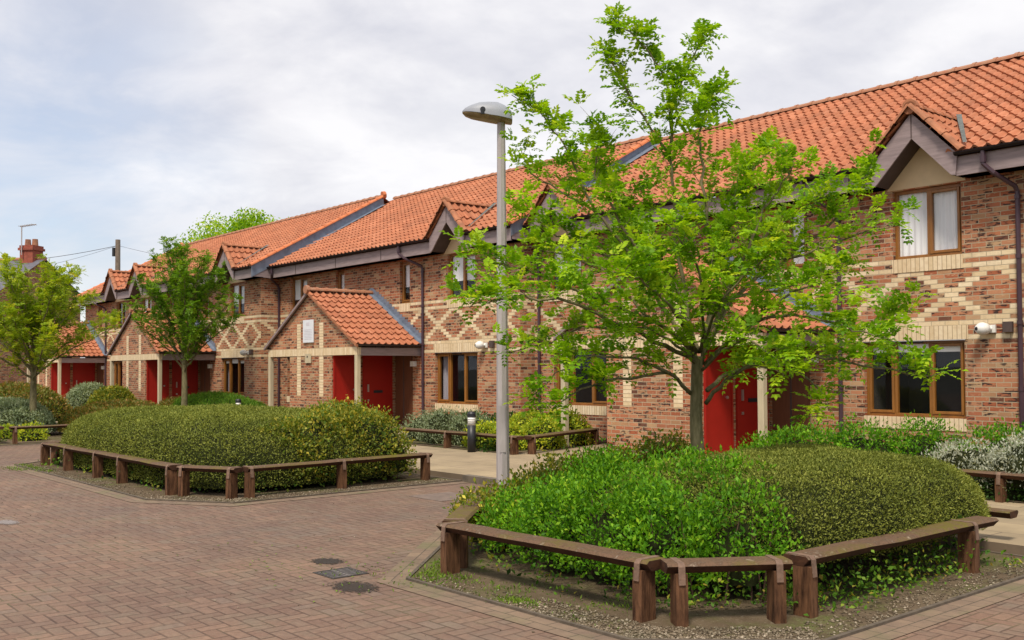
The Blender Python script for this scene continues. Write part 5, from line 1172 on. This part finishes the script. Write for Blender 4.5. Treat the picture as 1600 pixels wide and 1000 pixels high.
n = 60; G = np.stack([rg.uniform(-9, -6.2, n), rg.uniform(3.4, 5.0, n), np.full(n, .008)], 1); D = rg.normal(size=G.shape); D[:, 2] = 0.05
V, F = leaf_geo(G, D, np.tile([0, .1, 1.], (n, 1)), .035, .02); mk_obj('fallen_leaves', V, F, M['grass'], None, False, rg.random(n))['kind'] = 'stuff'

# ------------------------------------------------------------------ distance: slate roofed house, pole and wires
def rotpt(c, ang):
    ca, sa = math.cos(ang), math.sin(ang)
    return lambda x, y, z: (c[0]+x*ca-y*sa, c[1]+x*sa+y*ca, z)
HX, HY = -61.65, 14.2
e = empty('slate_house', (HX, HY, 0), label='distant brick house with grey slate roof and chimney, behind the leftmost tree', cat='house')
rp = rotpt((HX, HY), math.atan2(math.cos(YAW), math.sin(YAW))-R(14)+R(0))
m_ = MB(); W_, D_ = 14.0, 7.0; ze, zr = 6.2, 8.4
m_.add([rp(*p) for p in [(-W_, 0, 0), (0, 0, 0), (0, 0, ze), (-W_, 0, ze), (-W_, D_, 0), (0, D_, 0), (0, D_, ze), (-W_, D_, ze), (0, D_/2, zr-.1), (-W_, D_/2, zr-.1)]],
       [(0, 1, 2, 3), (5, 4, 7, 6), (1, 5, 6, 8, 2), (4, 0, 3, 9, 7)]); m_.build('wall', M['brickp'], e)
m_ = MB(); m_.add([rp(*p) for p in [(-W_-.2, -.35, ze-.1), (.25, -.35, ze-.1), (.25, D_/2, zr), (-W_-.2, D_/2, zr), (.25, D_+.35, ze-.1), (-W_-.2, D_+.35, ze-.1)]], [(0, 1, 2, 3), (3, 2, 4, 5)]); ro = m_.build('roof', M['slate'], e)
m_ = MB(); m_.tube([rp(-W_, D_/2, zr), rp(.25, D_/2, zr)], .13, 8); m_.build('ridge', M['ridge'], ro)
ch = MB()
for (a, b, c, d, z0, z1) in ((-1.2, -.3, 3.05, 3.95, 7.6, 8.9), (-1.28, -.22, 2.97, 4.03, 8.9, 9.05), (-1.22, -.28, 3.03, 3.97, 9.05, 9.2)):
    ch.add([rp(x, y, z) for z in (z0, z1) for y in (c, d) for x in (a, b)], [(0, 2, 3, 1), (4, 5, 7, 6), (0, 1, 5, 4), (2, 6, 7, 3), (0, 4, 6, 2), (1, 3, 7, 5)])
cho = ch.build('chimney', simple('chimney_brick', (.28, .075, .045), .9, .3, 5), ro)
for xx in (-1.0, -.5):
    m_ = MB(); m_.tube([rp(xx, 3.5, 9.2), rp(xx, 3.5, 9.6)], [.19, .16], 10); m_.build('chimney_pot', M['ridge'], e)
for xx in (-11, -7, -3):
    for z0 in (1.0, 3.9):
        m_ = MB(); m_.add([rp(x, y, z) for z in (z0, z0+1.3) for y in (-.05, .02) for x in (xx-.6, xx+.6)], [(0, 2, 3, 1), (4, 5, 7, 6), (0, 1, 5, 4), (2, 6, 7, 3), (0, 4, 6, 2), (1, 3, 7, 5)]); wn_ = m_.build('window', M['white'], e)
        m_ = MB(); m_.add([rp(x, -.06, z) for z in (z0+.1, z0+1.2) for x in (xx-.5, xx+.5)], [(0, 1, 3, 2)]); m_.build('pane', M['glass'], wn_)
e = empty('tv_aerial', rp(-.9, 3.0, 9.0), label='thin television aerial on the distant chimney', cat='aerial')
m_ = MB(); m_.tube([rp(-.95, 2.9, 8.6), rp(-.95, 2.9, 10.35)], .035, 6); m_.build('mast', M['lampgrey'], e)
m_ = MB(); m_.tube([rp(-1.05, 2.9, 10.3), rp(.05, 2.9, 10.4)], .025, 6)
for k in range(7): m_.tube([rp(-1.0+.15*k, 2.65, 10.31+.013*k), rp(-1.0+.15*k, 3.15, 10.31+.013*k)], .015, 4)
m_.build('boom', M['lampgrey'], e)
PX, PY = -70.2, 23.7
e = empty('utility_pole', (PX, PY, 0), label='brown wooden utility pole rising behind the far roofs', cat='utility pole')
m_ = MB(); m_.tube([(PX, PY, 0), (PX, PY, 10.75)], [.22, .17], 10); m_.build('pole', simple('pole_wood', (.20, .155, .12), .9, .25, 6), e)
m_ = MB(); m_.tube([(PX-.22, PY-.2, 9.6), (PX-.22, PY-.2, 10.2)], .12, 8); m_.build('insulator_box', M['black'], e)
def wire(a, b, sag, lab, r=.018):
    a = Vector(a); b = Vector(b); pts = [a+(b-a)*t-Vector((0, 0, sag*4*t*(1-t))) for t in [i/14 for i in range(15)]]
    m_ = MB(); m_.tube(pts, r, 5); o = m_.build('overhead_wire', M['gutter']); tag(o, lab, 'wire', 'overhead wires')
def rayp(x, y, d):
    v = cf+cr*((x-800)/1554.7)+cu*((530.4-y)/1554.7); return Vector((0, 0, 1.65))+v*d
T_ = (PX, PY, 10.35)
wire(T_, (-86.0, 14.6, 9.9), .5, 'upper overhead wire running left from the pole')
wire(T_, (-62.5, 13.0, 6.9), .25, 'lower overhead wire slanting down left from the pole', .010)
wire(T_, (-60.5, 27.0, 8.6), .2, 'overhead wire running right from the pole', .010)
